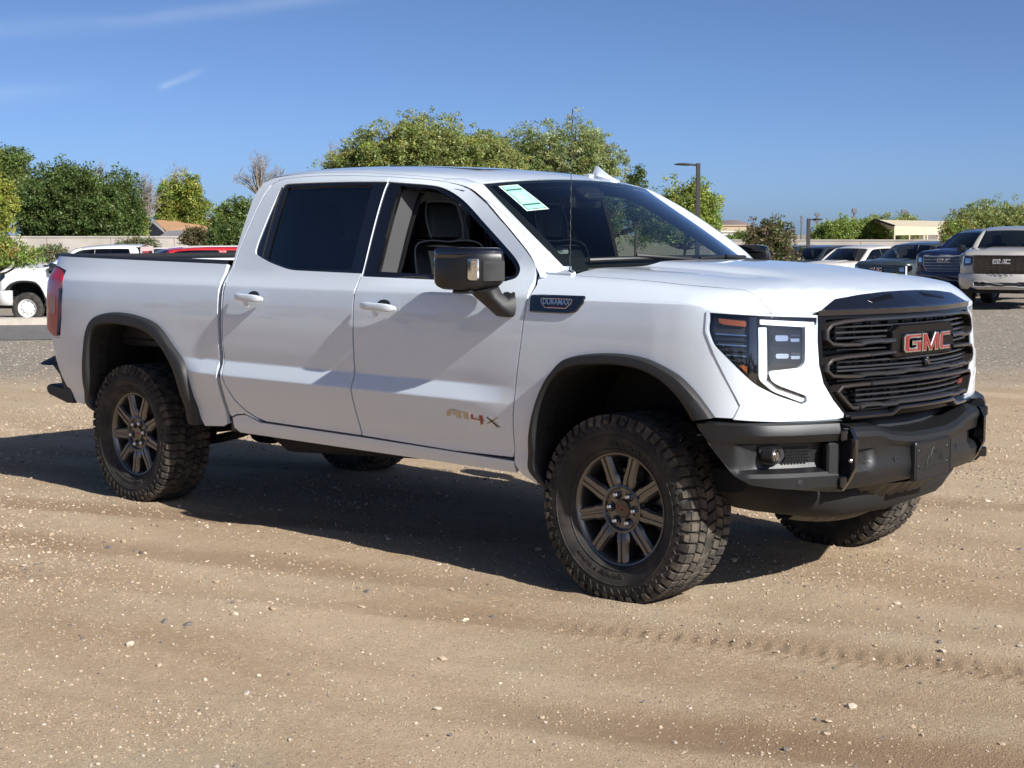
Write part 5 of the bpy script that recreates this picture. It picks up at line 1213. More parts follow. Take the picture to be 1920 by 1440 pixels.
def strip(name,pl,z0,m,thick=0.,u=None):
    """flat strip laid on the land through (x,y) outline rows"""
    A=np.array(pl);P=np.stack([A[...,0],A[...,1],gh(A[...,0],A[...,1])+z0],-1);V,F=grid(P)
    if thick:
        n,m_=P.shape[:2];g=G().add(V,F)
        for row in (P[0],P[-1]):
            Q=np.stack([row,row-[0,0,thick]],0);g.add(*grid(Q))
        for row in (P[:,0],P[:,-1]): g.add(*grid(np.stack([row,row-[0,0,thick]],0)))
        V,F=g.VV(),g.F
    return mk(name,V,F,m,None,30)
def rows(D0,D1,L0,L1,tilt,n=40,k=5):
    """points across the view: D0..D1 deep, L0..L1 wide, tilted by 'tilt' metres of depth per metre"""
    L=np.linspace(L0,L1,n);o=[]
    for D in np.linspace(D0,D1,k): 
        d=D+tilt*(L-L0);o.append(CAM[:2]+F2*d[:,None]+R2*L[:,None])
    return np.array(o)
ASPH=mat('worn asphalt',(.115,.108,.100),.9,noise=(6,(.155,.148,.138),.35,.7),bump=(120,.4,.01))
CONC=mat('pale concrete',(.46,.42,.36),.85,noise=(3,(.38,.34,.285),.4,.7),bump=(60,.3,.006))
WALLM=mat('rendered block wall',(.40,.365,.32),.9,noise=(1.2,(.32,.29,.255),.35,.7),bump=(40,.4,.01))
tag(strip('road',rows(25.5,34.0,-40,8,.10),.012,ASPH),'grey asphalt lane crossing behind the dirt lot','road',kind='structure')
tag(strip('kerb',rows(34.3,34.6,-40,8,.10,k=2),.16,CONC,.2),'pale concrete kerb along the far side of the lane','kerb',kind='structure')
tag(strip('pavement',rows(34.65,37.6,-40,8,.10),.150,CONC,.2),'pale concrete pavement beyond the lane','pavement',kind='structure')
def wall(name,u0,u1,D0,D1,vt,label,n=14):
    A=at(u0,D0);B=at(u1,D1);r=empty(name,A);tag(r,label,'wall');d=(B-A)[:2];Ln=np.linalg.norm(d);d/=Ln;nrm=np.array([-d[1],d[0]])
    zt=zat(vt,(D0+D1)/2);k=int(round(Ln/2.45))
    for i in range(k):
        a=i/k;c=A+(B-A)*((i+.5)/k);z0=min(A[2],B[2])-.3;z1=zt
        V,F=cbox((0,0,(z0+z1)/2),(Ln/k-.012,.20,z1-z0),.008,rotm('z',math.atan2(d[1],d[0])));o=mk('wall_panel',V+[c[0]-A[0],c[1]-A[1],-A[2]],F,WALLM,r)
    V,F=cbox((0,0,0),(Ln,.26,.07),.01,rotm('z',math.atan2(d[1],d[0])));c=(A+B)/2;mk('wall_coping',V+[c[0]-A[0],c[1]-A[1],zt+.037-A[2]],F,WALLM,r)
wall('boundary_wall',-400,900,62,66,446,'pale rendered boundary wall below the house roof')
wall('boundary_wall',1330,2400,76,72,452,'pale rendered boundary wall in front of the cream carport')
# ------------------------------------------------------------ parked vehicles behind
BGT=make_tyre(False,.40,.235,.135);BGR=make_rim(False,(SILVER,DARK),.235,6);BGS=make_rim(False,(mat('white steel wheel',(.72,.72,.70),.45),DARK),.225,0,'steel');BGD=make_rim(False,(RIMM,DARK),.235,7)
BGST=make_tyre(False,.395,.225,.125)
def gsuv(x,s,o=0.):
    x=np.asarray(x,float);p=green(np.maximum(x,-2.3),s,o);p[...,0]=x;k=sm(-3.6,-4.8,x);p[...,1]*=1-.05*k;p[...,2]-=.035*k*sm(1.8,1.96,s);return p
def csuv(o): return lambda x,s:np.where((np.asarray(s)<1.38)[...,None],body(x,s,np.full(np.shape(s),o)),gsuv(x,s,np.full(np.shape(s),o)))
def build_bg(name,label,group,pm,pos,rz,kind='pickup',grille='bars',rim=None,tyre=None,glassm=None,cat='pickup truck'):
    root=empty(name,pos,rz);tag(root,label,cat,group)
    res=.16
    for s in (-1,1):
        panel('fender',ffen(0),FENDER,pm,root,res,sgn=s);d1=panel('front_door',fcab(0),FDOOR,pm,root,res,holes=[FWIN],sgn=s,th=.02);d2=panel('rear_door',fcab(0),RDOOR,pm,root,res,holes=[RWIN],sgn=s,th=.02)
        panel('window_glass',fcab(-.010),FWIN,PRIV,d1,.2,sgn=s,th=0);panel('window_glass',fcab(-.010),RWIN,PRIV,d2,.2,sgn=s,th=0)
        sl=np.array([(-.61,.556),(-.61,.50),(-2.70,.505),(-2.742,.585),(-2.62,.61),(-2.50,.578),(-1.655,.572)]);panel('rocker_panel',fbody(0),sl,pm,root,res,sgn=s)
        d=crv(tuck([(-.487,1.440),(-.609,1.549),(-.905,1.746),(-1.053,1.823),(-1.26,1.892)]),4);Dd=green(d[:,0],d[:,1],np.zeros(len(d)));n=len(Dd)
        e=np.concatenate([[WB*[1,-1,1]+(WT-WB)*[1,-1,1]*t for t in np.linspace(-.02,1,12)],green(tuck([(-1.21,1.99),(-1.30,1.942)])[:,0],np.array([1.99,1.942]),np.zeros(2))]);Ls=np.concatenate([[0],np.cumsum(np.linalg.norm(np.diff(e,axis=0),axis=1))]);tt=np.linspace(0,Ls[-1],n);e=np.stack([np.interp(tt,Ls,e[:,i]) for i in range(3)],1)
        V,F=grid(np.array([Dd*(1-t)+e*t+np.stack([np.sin(math.pi*t)*.012*np.ones(n)]*3,1)*[1,-1,1] for t in np.linspace(0,1,4)]));mk('front_pillar',*side_shift(V,F,s),pm,root,60)
        for (o_,i_) in ((FOUT,FIN),(ROUT,RIN)):
            V,F=ribbon(o_,i_,lambda q,z,o:body(q,z,o),[(0,.003),(.1,.022),(.9,.022),(1,.01),(1,-.1)],26);mk('wheel_arch_flare',*side_shift(V,F,s),FLAREM if kind=='pickup' else pm,root,40)
            k=len(i_);V,F=grid(np.stack([body(i_[:,0],i_[:,1],np.full(k,o)) for o in (-.05,-.45)],1));W=body(i_[:,0],i_[:,1],np.full(k,-.45));g=G().add(V,F).add(W,[tuple(range(k))]);mk('wheel_well_liner',*side_shift(g.VV(),g.F,s),DARK,root,50)
        if kind=='pickup':
            panel('box_side',fbody(0),box_poly(),pm,root,res,sgn=s,th=.06);panel('tail_light',fbody(.014),TAIL,TAILR,root,.1,sgn=s,th=.03)
            cp=np.array([(-2.748,1.33),(-2.735,1.504),(-2.680,1.710),(-2.619,1.868),(-2.569,1.899),(-2.488,1.910),(-2.221,1.917),(-1.66,1.915),(-1.389,1.906),(-1.26,1.892),(-1.30,1.942),(-2.2,1.948),(-2.5,1.940),(-2.62,1.925),(-2.70,1.89),(-2.742,1.80),(-2.772,1.5),(-2.778,1.33)]);panel('rear_pillar',fcab(0),tuck(cp),pm,root,res,sgn=s)
        else:
            qp=np.concatenate([[(-2.755,1.33),(-2.755,.87),(-2.72,.76),(-2.85,.54),(-3.02,.515)],ROUT[::-1][2:-8],[(-4.38,.545),(-4.6,.6),(-4.80,.75),(-4.85,1.0),(-4.83,1.38),(-4.72,1.6),(-4.60,1.85),(-4.55,1.945),(-2.5,1.945),(-1.30,1.942),(-1.26,1.892),(-1.66,1.915),(-2.488,1.910),(-2.60,1.88),(-2.68,1.70),(-2.735,1.5)]])
            wq=rnd([(-2.80,1.45),(-2.72,1.82),(-2.70,1.86),(-4.35,1.85),(-4.52,1.47)],.05);panel('rear_quarter',csuv(0),qp,pm,root,res,holes=[wq],sgn=s);panel('window_glass',csuv(-.010),wq,PRIV,root,.2,sgn=s,th=0)
            V,F=tube(gsuv(np.linspace(-4.3,-1.5,10),np.full(10,2.0))+[0,0,.03],.016,6);mk('roof_rail',*side_shift(V,F,s),SILVER,root)
        # mirror
        g=G().add(*rloft([((-.66,-1.05,1.42),(.05,0,0),(0,0,.07)),((-.69,-1.15,1.42),(.08,0,0),(0,0,.095)),((-.76,-1.25,1.42),(.06,0,0),(0,0,.085))],12,4)).add(*cbox((-.62,-1.02,1.31),(.10,.10,.10),.02));mk('door_mirror',*side_shift(g.VV(),g.F,s),TRIM,root)
        fo=np.array([(.56,.86),(.615,.842),(.80,.834),(1.0,.83),(1.10,.83),(1.132,.838),(1.076,.913),(1.022,.985),(.998,1.06),(.994,1.16),(1.003,1.266),(.80,1.268),(.50,1.284),(.489,1.20),(.533,1.108),(.60,.97)])
        panel('front_corner',fbody(.003),fo,pm,root,.08,sgn=s,th=.02)
        hl=panel('headlight',fbody(.010),rnd([(.52,1.265),(.515,1.16),(.62,1.08),(.72,1.02),(.93,1.03),(.985,1.10),(.985,1.25)],.02),GLOSS,root,.08,sgn=s,th=.01)
        panel('light_guide',fbody(.014),[(.70,1.245),(.70,.98),(.77,.93),(.80,.95),(.745,1.0),(.745,1.245)],DRL,hl,.06,sgn=s,th=.005)
        panel('projector',fbody(.014),rnd([(.79,1.21),(.79,1.08),(.93,1.09),(.94,1.20)],.02),LAMPI,hl,.06,sgn=s,th=.005)
    cut=cut_xy(.005);q=np.linspace(.80,BODY.q[-1],14);pf=BODY(q);d=BODY(q+.015)-BODY(q-.015);d/=np.linalg.norm(d,axis=1,keepdims=True);pf=pf+np.stack([-d[:,1],d[:,0]],1)*-.024;pf[-1,1]=0
    rear=[(-.34,.60),(-.235,.42),(-.215,0)];half=np.array(cut+[tuple(p) for p in pf]);hp=np.concatenate([half,(half*[1,-1])[::-1][1:],np.array([(x,-y) for x,y in rear]),np.array(rear[::-1][1:])])[::-1]
    panel('hood',lambda x,y:hood(x,y),hp,pm,root,.09,th=.02)
    rf=[tuple(p) for p in tuck([(-1.30,1.942),(-1.21,1.99)])]+[(-1.140,2.0)]+[(-1.055+(WT[0]+1.055)*abs(a)**2.2-.004,s_of_y(.64*a)) for a in np.linspace(.9,0,6)]
    if kind=='pickup': rr=[(-2.735,2.77),(-2.75,2.1),(-2.735,2.0),(-2.70,1.965),(-2.62,1.948),(-2.2,1.948)];ff=lambda x,y:green(x,y,np.zeros(np.shape(x)))
    else: rr=[(-4.62,2.77),(-4.60,2.1),(-4.55,1.945)];ff=lambda x,y:gsuv(x,y,np.zeros(np.shape(x)))
    merge_panels('roof',[panel('roof',ff,np.array(rf+rr),pm,None,res,sgn=s,get=True,th=.01) for s in (-1,1)],pm,root)
    wo=np.concatenate([np.stack([np.linspace(-1,1,13),np.zeros(13)],1),np.stack([np.linspace(1,-1,13),np.ones(13)],1)]);panel('windscreen',lambda a,t:wscreen(a,t,np.zeros(np.shape(t))),wo,glassm or GLASS,root,.12,th=0)
    V,F=grid(np.array([[(x,y,z) for y in np.linspace(-.9,.9,9)] for x,z in ((-.20,1.41),(-.60,1.405),(-.95,1.38),(-.95,.6))]));mk('dashboard',V,F,BLKINT,root)
    V,F=cbox((-1.75,0,.95),(1.7,1.75,.5),.05);mk('cabin_seats',V,F,BLKINT,root)
    for y in (-.42,.42):
        V,F=rloft([((-1.52,y,1.2),(.07,0,0),(0,.26,0)),((-1.62,y,1.52),(.06,0,0),(0,.24,0)),((-1.64,y,1.56),(.04,0,0),(0,.11,0)),((-1.68,y,1.74),(.04,0,0),(0,.10,0))],12,4);mk('seat_back',V,F,BLKINT,root)
    if kind=='pickup':
        V,F=grid(np.array([[(-2.778,float(GY(z)-.014)*t if z>1.36 else .98*t,float(GZ(z))) for t in np.linspace(-1,1,9)] for z in (1.0,1.3,1.5,1.7,1.85,1.93)]));mk('cab_rear_wall',V,F,PRIV if False else pm,root)
        mk('rear_window',*solid([(-.60,1.46),(.60,1.46),(.56,1.80),(-.56,1.80)],lambda a,b,h:np.stack([-2.782-h,a,b],1),0,.006),GLOSS,root)
        V,F=cbox((-3.79,0,.94),(1.98,1.62,.05),.01);mk('bed_floor',V,F,TRIM,root);V,F=cbox((-4.775,0,1.19),(.06,1.70,.52),.02);mk('tailgate',V,F,pm,root)
    else:
        V,F=cbox((-4.80,0,1.0),(.10,1.72,.80),.04);mk('tailgate',V,F,pm,root);V,F=cbox((-4.66,0,1.64),(.08,1.45,.44),.03,rotm('y',.2));mk('rear_window',V,F,GLOSS,root)
    V,F=cbox((-1.9,0,.62),(5.0,1.70,.12),.03);mk('floor_pan',V,F,DARK,root)
    # grille and bumper
    gr=bpy.data.objects.new('grille',None);link(gr,root)
    half=[(.0,1.268),(.655,1.262),(.652,1.06),(.640,.985),(.585,.913),(.535,.855),(.53,.835),(0,.835)];P=np.array(half+[(-a,b) for a,b in half[::-1]][1:-1])
    big=grille=='mesh'
    if big: P=np.stack([P[:,0],1.268-(1.268-P[:,1])*1.32],1)
    V,F=solid(resamp(P,.10),fpoint(.045 if big else 0),-.03,.006);mk('grille_panel',V,F,GLOSS,gr)
    def hbar(z,hw,m,y=.60,n=13):
        yy=np.linspace(-y,y,n);V,F=tube(front(yy,np.full(n,z),np.full(n,.016)),hw,6);mk('grille_bar',V,F,m,gr)
    if grille=='bars':
        for z,y in ((1.235,.61),(1.155,.61),(1.075,.61),(.995,.60),(.915,.55)): hbar(z,.014,BTRIM,y)
    elif grille=='mesh':
        for z,y in ((1.22,.60),(1.16,.61),(1.10,.61),(1.04,.61),(.98,.60),(.92,.59),(.86,.58),(.80,.55),(.745,.5)):
            for k in range(9):
                y0=-y+.06+k*(2*y-.12)/8.;yy=np.linspace(y0-.035,y0+.035,3);V,F=tube(front(yy,np.full(3,z),np.full(3,.056)),.009,5);mk('grille_segment',V,F,DCHROME,gr)
    elif grille=='dark':
        for z,y in ((1.22,.60),(1.14,.61),(1.06,.61),(.98,.60),(.90,.53)): hbar(z,.014,TRIM,y)
    else:
        for z,y in ((1.20,.60),(1.05,.61),(.93,.56)): hbar(z,.016,RED if False else DCHROME,y)
    rim_=crv(np.array(P),1,True);X=front(P[:,0],P[:,1],np.full(len(P),.055 if big else .010));V,F=tube(resamp(np.concatenate([X]),.1),.014,6,closed=True);mk('grille_surround',V,F,BTRIM if grille in('bars',) else DCHROME,gr)
    gmc(lambda a,b,h:np.stack([(.99 if big else .945)+h-np.abs(a)**2*.25,a,b+1.13],1),.11,gap=.09,depth=.02,rim=.014,parent=gr,mats=(BTRIM,RED if grille=='red' else GLOSS))
    def bprof(q): return [(.838,-.10),(.835,-.01),(.80,.004),(.70,.006),(.62,.0),(.52,-.02),(.47,-.06),(.46,-.12)]
    for s in (-1,1): loftq(np.linspace(.36,BUMP.q[-1],22),bprof,bump,'front_bumper',pm if grille!='bars' else pm,root,s,40)
    zl=-.07 if grille=='mesh' else 0
    lo=np.array([0,zl])+rnd([(-.62,.73),(-.40,.73),(-.34,.71),(.34,.71),(.40,.73),(.62,.73),(.64,.70),(.62,.61),(.40,.60),(.34,.62),(-.34,.62),(-.40,.60),(-.62,.61),(-.64,.70)],.02)
    V,F=solid(resamp(lo,.1),lambda a,b,h:bfront(a,b,h),-.01,.010);mk('bumper_opening',V,F,DARK,root);X=bfront(lo[:,0],lo[:,1],np.full(len(lo),.012));V,F=tube(X,.012,5,closed=True);mk('bumper_trim',V,F,BTRIM,root)
    V,F=cbox((.55,0,.45),(.6,1.5,.14),.03);mk('under_tray',V,F,DARK,root)
    ty=tyre or BGT;rm=rim or BGR
    for x in (0,-3.745):
        for s in (-1,1): wheel(root,(x,s*.86,.40),ty,rm,None,s,random.random()*6,False)
    return root
HC=math.atan2(-F2[1],-F2[0])      # heading straight at the camera
def head(turn): return HC-rad(turn)      # turned towards the viewer's left
WHT=paint('plain white paint',(.78,.77,.74));NAVY=paint('navy paint',(.006,.012,.055),.3);GREYG=paint('grey green metallic paint',(.065,.085,.085),.55);SLV=paint('champagne silver paint',(.52,.49,.44),.35);CREAM=paint('warm white paint',(.72,.66,.57));DGREY=paint('charcoal paint',(.03,.032,.035),.3);REDP=paint('red paint',(.42,.012,.018));BLK=paint('black paint',(.008,.008,.010))
GR='vehicles parked in the yard behind'
build_bg('pickup_truck','champagne silver pickup with dark mesh grille facing the lot','%s'%GR,SLV,at(1884,37.5),head(24),'pickup','mesh',BGD)
build_bg('sport_utility_vehicle','navy blue sport utility vehicle with bright bar grille beside the champagne pickup',GR,NAVY,at(1798,42.0),head(42),'suv','bars',cat='suv')
build_bg('pickup_truck','grey green metallic pickup with bright headlight trim parked beside the navy vehicle',GR,GREYG,at(1672,48),head(46),'pickup','red')
build_bg('pickup_truck','warm white pickup with black hood front parked beside the grey green pickup',GR,CREAM,at(1560,54),head(46),'pickup','dark',BGD)
build_bg('sport_utility_vehicle','dark grey sport utility vehicle half hidden beyond the warm white pickup',GR,DGREY,at(1484,60),head(46),'suv','dark',cat='suv')
build_bg('sport_utility_vehicle','black sport utility vehicle behind the small russet tree',GR,BLK,at(1425,64),head(46),'suv','dark',cat='suv')
p=at(72,39.5);build_bg('pickup_truck','plain white work pickup with white steel wheels beyond the pavement',GR,WHT,p,math.atan2(-R2[1],-R2[0])+.02,'pickup','dark',BGS,BGST)
build_bg('sport_utility_vehicle','charcoal sport utility vehicle parked behind the white work pickup',GR,DGREY,at(150,47),head(62),'suv','dark',cat='suv')
build_bg('sport_utility_vehicle','bright red sport utility vehicle parked below the house roof',GR,REDP,at(236,44.2),head(66),'suv','dark',cat='suv')
# ------------------------------------------------------------ trees and shrubs
def leafm(name,c,var=.35):
    m=bpy.data.materials.new(name);m.use_nodes=True;t=m.node_tree;t.nodes.clear();nd=t.nodes.new;lk=t.links.new
    o=nd('ShaderNodeOutputMaterial');d=nd('ShaderNodeBsdfDiffuse');tr=nd('ShaderNodeBsdfTranslucent');gl=nd('ShaderNodeBsdfGlossy');gl.inputs['Roughness'].default_value=.45;gl.inputs[0].default_value=(.9,.95,.8,1)
    at_=nd('ShaderNodeAttribute');at_.attribute_name='tint';mu=nd('ShaderNodeMixRGB');mu.blend_type='MULTIPLY';mu.inputs[0].default_value=1;mu.inputs[1].default_value=(*c,1);lk(at_.outputs['Color'],mu.inputs[2])
    lk(mu.outputs[0],d.inputs[0]);lk(mu.outputs[0],tr.inputs[0]);x=nd('ShaderNodeMixShader');x.inputs[0].default_value=.48;lk(d.outputs[0],x.inputs[1]);lk(tr.outputs[0],x.inputs[2]);y=nd('ShaderNodeMixShader');y.inputs[0].default_value=.025;lk(x.outputs[0],y.inputs[1]);lk(gl.outputs[0],y.inputs[2]);lk(y.outputs[0],o.inputs[0]);MATS[name]=m;return m
LF={'dark':leafm('dark green leaves',(.11,.165,.046)),'mid':leafm('green leaves',(.175,.24,.068)),'olive':leafm('olive leaves',(.275,.325,.115)),'yellow':leafm('yellow green leaves',(.33,.37,.08)),'lime':leafm('light green leaves',(.25,.34,.085)),'russet':leafm('russet green leaves',(.15,.13,.065)),'grey':leafm('grey green leaves',(.22,.23,.13))}
BARK=mat('bark',(.115,.085,.06),.95,noise=(20,(.07,.05,.035),.4,.6));PALEB=mat('pale bare wood',(.26,.215,.17),.95)
def tree(name,label,u0,u1,vt,vb,D,leaf,cat='tree',group=None,nl=9,leaves=9000,ls=.13,trunk=True,seed=0,shape=1.0,gap=.30,up=0.,depth=.8,bark=None,spindly=0.,accent=None):
    """a tree that stands where its trunk meets the land: crown between two heights, limbs, clumps of leaves"""
    r=np.random.default_rng(seed+100);um=(u0+u1)/2;B=at(um,D);w=(u1-u0)/FPX*D;zt=zat(vt,D)-B[2];zb=zat(vb,D)-B[2];zb=max(zb,.05);ls=ls*.52;leaves=int(leaves*2.7)
    root=empty(name,B);tag(root,label,cat,group);h=zt-zb;ca=np.array([0,0,(zt+zb)/2]);R3=np.array([R2[0],R2[1],0]);F3=np.array([F2[0],F2[1],0])
    # lobes
    lob=[]
    nl=int(nl*1.5)
    for i in range(nl):
        t=(i+.5)/nl;a=(t-.5)*2*.74+r.uniform(-.12,.12);zmax=(1-abs(a)**2.2*shape*.75)*r.uniform(.66,1.0);zr=r.uniform(.30,.62);c=R3*a*w/2+F3*r.uniform(-.5,.5)*w*.32*depth+[0,0,zb+h*zmax*zr+h*.05]
        rx=w*r.uniform(.11,.20)*(1.5 if nl<6 else 1);rz=min(h*zmax-(c[2]-zb),h*.48)*r.uniform(.88,1.0);lob.append((c,rx,max(rz,h*.16)))
        if c[2]-zb>h*.30: lob.append((c-[0,0,h*.30],rx*.95,h*.26))
    g=G();bk=bark or BARK
    if trunk:
        rt=max(.06,w*.018);base=np.array([0,0,-.05]);fork=np.array([0,0,max(zb*.75,.35)])
        g.add(*tube(crv([base,fork*.5+R3*r.uniform(-.1,.1),fork],4),np.linspace(rt*1.35,rt,9),7))
        for c,rx,rz in lob:
            mid=fork*.45+c*.55+R3*r.uniform(-.2,.2)+[0,0,-.1*h];P=crv([fork,mid,c,c+np.array([r.uniform(-.3,.3)*rx,r.uniform(-.3,.3)*rx,rz*.8])],4);g.add(*tube(P,np.linspace(rt*.6,rt*.10,len(P)),5))
            for k in range(5):
                d=r.normal(size=3);d[2]=abs(d[2])*.7;d/=np.linalg.norm(d);p=c*.8+fork*.2;g.add(*tube(np.stack([p,p*.4+(c+d*rx*.8)*.6,c+d*[rx,rx,rz]*.95]),[rt*.22,rt*.12,rt*.03],4))
        g.mk('trunk',bk,root,60)
    # leaves in clumps
    tot=sum(rx*rx*rz for c,rx,rz in lob);Q=[];T=[]
    for c,rx,rz in lob:
        nc=max(6,int(leaves/26*rx*rx*rz/tot))
        d=r.normal(size=(nc,3));d/=np.linalg.norm(d,axis=1,keepdims=True);rr=r.uniform(.35,1.06,(nc,1))**.55
        lump=.62+.75*vnoise(np.arctan2(d[:,1],d[:,0])*2.2+seed,d[:,2]*2.4+c[0],1.0,seed+9)[:,None];P=c+d*rr*lump*[rx,rx,rz];nz_=vnoise(P[:,0]*1.3+seed,P[:,2]*1.6+P[:,1],1.6/max(.6,w*.12),seed+5);keep=(nz_>gap)|(r.random(nc)<.25);P=P[keep];P=P[P[:,2]>zb-.1*h]
        for p in P:
            k=26;cl=r.uniform(.65,1.25)*np.array([1,1,1])*np.array([r.uniform(.85,1.2),1,r.uniform(.8,1.1)])
            if accent and r.random()<accent[0]: cl=cl*np.array(accent[1])
            cr=ls*r.uniform(2.2,4.2);o=r.normal(size=(k,3));o/=np.linalg.norm(o,axis=1,keepdims=True);o*=cr*r.random((k,1))**.45*[1,1,.75+up];Q.append(p+o);T.append(np.tile(cl,(k,1))*r.uniform(.8,1.2,(k,1)))
    Q=np.concatenate(Q);T=np.concatenate(T);n=len(Q);a=r.normal(size=(n,3));a[:,2]+=up;a/=np.linalg.norm(a,axis=1,keepdims=True);b=r.normal(size=(n,3));b-=a*(a*b).sum(1,keepdims=True);b/=np.linalg.norm(b,axis=1,keepdims=True)
    s=ls*r.uniform(.55,1.15,(n,1));W=np.stack([Q-a*s*.9,Q+b*s*.42,Q+a*s,Q-b*s*.42],1).reshape(-1,3)
    me=bpy.data.meshes.new('crown');me.vertices.add(4*n);me.vertices.foreach_set('co',W.ravel());me.loops.add(4*n);me.loops.foreach_set('vertex_index',np.arange(4*n));me.polygons.add(n);me.polygons.foreach_set('loop_start',np.arange(n)*4)
    me.materials.append(LF[leaf]);ca_=me.attributes.new('tint','FLOAT_COLOR','POINT');ca_.data.foreach_set('color',np.repeat(np.concatenate([T,np.ones((n,1))],1),4,axis=0).ravel());me.update(calc_edges=True);me.validate()
    link(bpy.data.objects.new('crown',me),root);return root
def bare(name,label,u0,u1,vt,vb,D,seed,n=26,rt=.07):
    r=np.random.default_rng(seed);um=(u0+u1)/2;B=at(um,D);w=(u1-u0)/FPX*D;zt=zat(vt,D)-B[2];zb=max(.4,zat(vb,D)-B[2]);root=empty(name,B);tag(root,label,'tree');R3=np.array([R2[0],R2[1],0]);F3=np.array([F2[0],F2[1],0])
    g=G().add(*tube([(0,0,-.05),(.03,0,zb*.5),(0,0,zb)],[rt*1.3,rt*1.1,rt],6));h=zt-zb;tw=G()
    for i in range(n):
        a=r.uniform(-1,1);e=R3*a*w/2+F3*r.uniform(-.5,.5)*w*.5+[0,0,zb+h*(1-abs(a)**1.8*.55)*r.uniform(.65,1.0)];m=np.array([0,0,zb])*.5+e*.5+R3*r.uniform(-.08,.08)*w+[0,0,h*.06];P=crv([(0,0,zb),m,e],6);g.add(*tube(P,np.linspace(rt*.5,rt*.07,len(P)),5))
        for k in range(12):
            t=r.uniform(.35,.98);p=P[int(t*(len(P)-1))];d=r.normal(size=3)*[.6,.6,.45]+[0,0,.75];q=p+d*h*.13;tw.add(*tube([p,p*.5+q*.5+r.normal(size=3)*.03,q],[rt*.11,rt*.08,rt*.03],3))
            for k2 in range(2):
                d2=r.normal(size=3)*[.6,.6,.4]+[0,0,.6];pp=p*.4+q*.6;tw.add(*tube([pp,pp+d2*h*.07],[rt*.06,rt*.02],3))
    g.mk('trunk',PALEB,root,60);tw.mk('twigs',PALEB,root,60)
TG='trees beyond the boundary wall'
tree('evergreen_tree','broad dark green tree spilling over the wall beside the house roof',18,268,292,447,66,'dark',group=TG,nl=9,leaves=42000,ls=.15,seed=1,shape=.55,gap=.24)
tree('evergreen_tree','tall dark green tree rising behind the broad dark one',-60,95,258,400,76,'mid',nl=5,leaves=16000,ls=.17,seed=2,shape=.7)
tree('poplar_tree','yellow green tree beside the tall dark evergreen',-70,36,272,440,58,'yellow',nl=4,leaves=9000,ls=.14,seed=3,shape=.6,gap=.35)
tree('street_tree','leafy green tree overhanging the white work pickup',-150,78,440,492,34,'lime',nl=6,leaves=7500,ls=.10,seed=4,shape=.5,accent=(.2,(1.3,.8,.8)))
tree('shrub','sparse shrub growing before the wall above the white work pickup',70,135,455,485,58,'grey','shrub',nl=4,leaves=2600,ls=.10,seed=5,trunk=False)
tree('shrub','spiky low shrub before the wall left of the house',215,300,437,470,60,'grey','shrub',nl=4,leaves=3200,ls=.11,seed=6,trunk=False)
tree('ash_tree','light green tree on the slope right of the broad dark tree',175,275,352,447,70,'lime',nl=5,leaves=9000,ls=.14,seed=7,shape=.8,accent=(.3,(1.5,1.4,.8)))
tree('poplar_tree','bright yellow green tree rising behind the house roof',288,402,316,425,84,'yellow',nl=6,leaves=14000,ls=.17,seed=8,shape=.7,gap=.36,accent=(.35,(.55,.7,.7)))
tree('ash_tree','rounded green tree between the house roof and the white pickup cab',395,520,360,478,60,'mid',nl=7,leaves=17000,ls=.14,seed=9,shape=.55,gap=.26)
tree('shrub','dense green bush in front of the house eaves',385,470,408,480,54,'dark','shrub',nl=5,leaves=8000,ls=.12,seed=10,trunk=False)
tree('shrub','reddish bush below the tan roof',338,395,422,455,57,'russet','shrub',nl=4,leaves=3500,ls=.11,seed=27,trunk=False)
tree('elm_tree','large olive green tree with the highest crown behind the cab roof',632,1000,203,345,70,'olive',group=TG,nl=11,leaves=46000,ls=.15,seed=11,shape=.75,gap=.30,accent=(.2,(1.3,1.2,.8)))
tree('elm_tree','thin grey green tree standing right of the highest crown',890,1192,218,350,72,'olive',group=TG,nl=9,leaves=26000,ls=.14,seed=12,shape=.55,gap=.42,accent=(.45,(1.15,1.15,1.6)))
tree('elm_tree','low olive tree at the left foot of the highest crown',594,770,250,350,71,'olive',group=TG,nl=5,leaves=9000,ls=.14,seed=13,shape=.8,gap=.40)
tree('elm_tree','long low dark green tree seen through the windscreen',560,1250,318,455,78,'mid',group=TG,nl=13,leaves=36000,ls=.18,seed=14,shape=.15,gap=.22)
tree('cypress_tree','small slim dark tree right of the roof fin',1166,1218,292,400,74,'dark',nl=4,leaves=5000,ls=.13,seed=15,shape=.9,gap=.35)
tree('poplar_tree','light green tree behind the tall lamp post',1205,1362,322,440,66,'lime',nl=7,leaves=15000,ls=.15,seed=16,shape=.75,gap=.36,accent=(.4,(1.35,1.15,.8)))
tree('acacia_tree','small russet tree with open branches in front of the parked black vehicle',1388,1505,380,492,45,'russet',nl=9,leaves=3800,ls=.11,seed=17,shape=.6,gap=.55,accent=(.35,(1.0,1.6,.9)))
tree('acacia_tree','young tree with reddish top in front of the cream carport',1752,1848,396,480,50,'lime',nl=6,leaves=6500,ls=.09,seed=18,shape=.7,gap=.40,accent=(.35,(1.2,.6,.6)))
tree('mesquite_tree','broad round mesquite behind the navy vehicle',1746,2010,364,470,80,'olive',nl=9,leaves=30000,ls=.13,seed=19,shape=.5,gap=.22)
tree('mesquite_tree','low wide mesquite left of the carport',1505,1665,398,462,88,'lime',nl=8,leaves=15000,ls=.14,seed=20,shape=.55,gap=.28)
tree('mesquite_tree','feathery mesquite rising behind the carport roof',1596,1720,388,455,98,'olive',nl=6,leaves=11000,ls=.15,seed=21,shape=.6,gap=.32)
tree('hedge_tree','low green hedge tree along the wall right of the tall lamp post',1330,1450,428,470,90,'mid',nl=6,leaves=9000,ls=.15,seed=22,shape=.4)
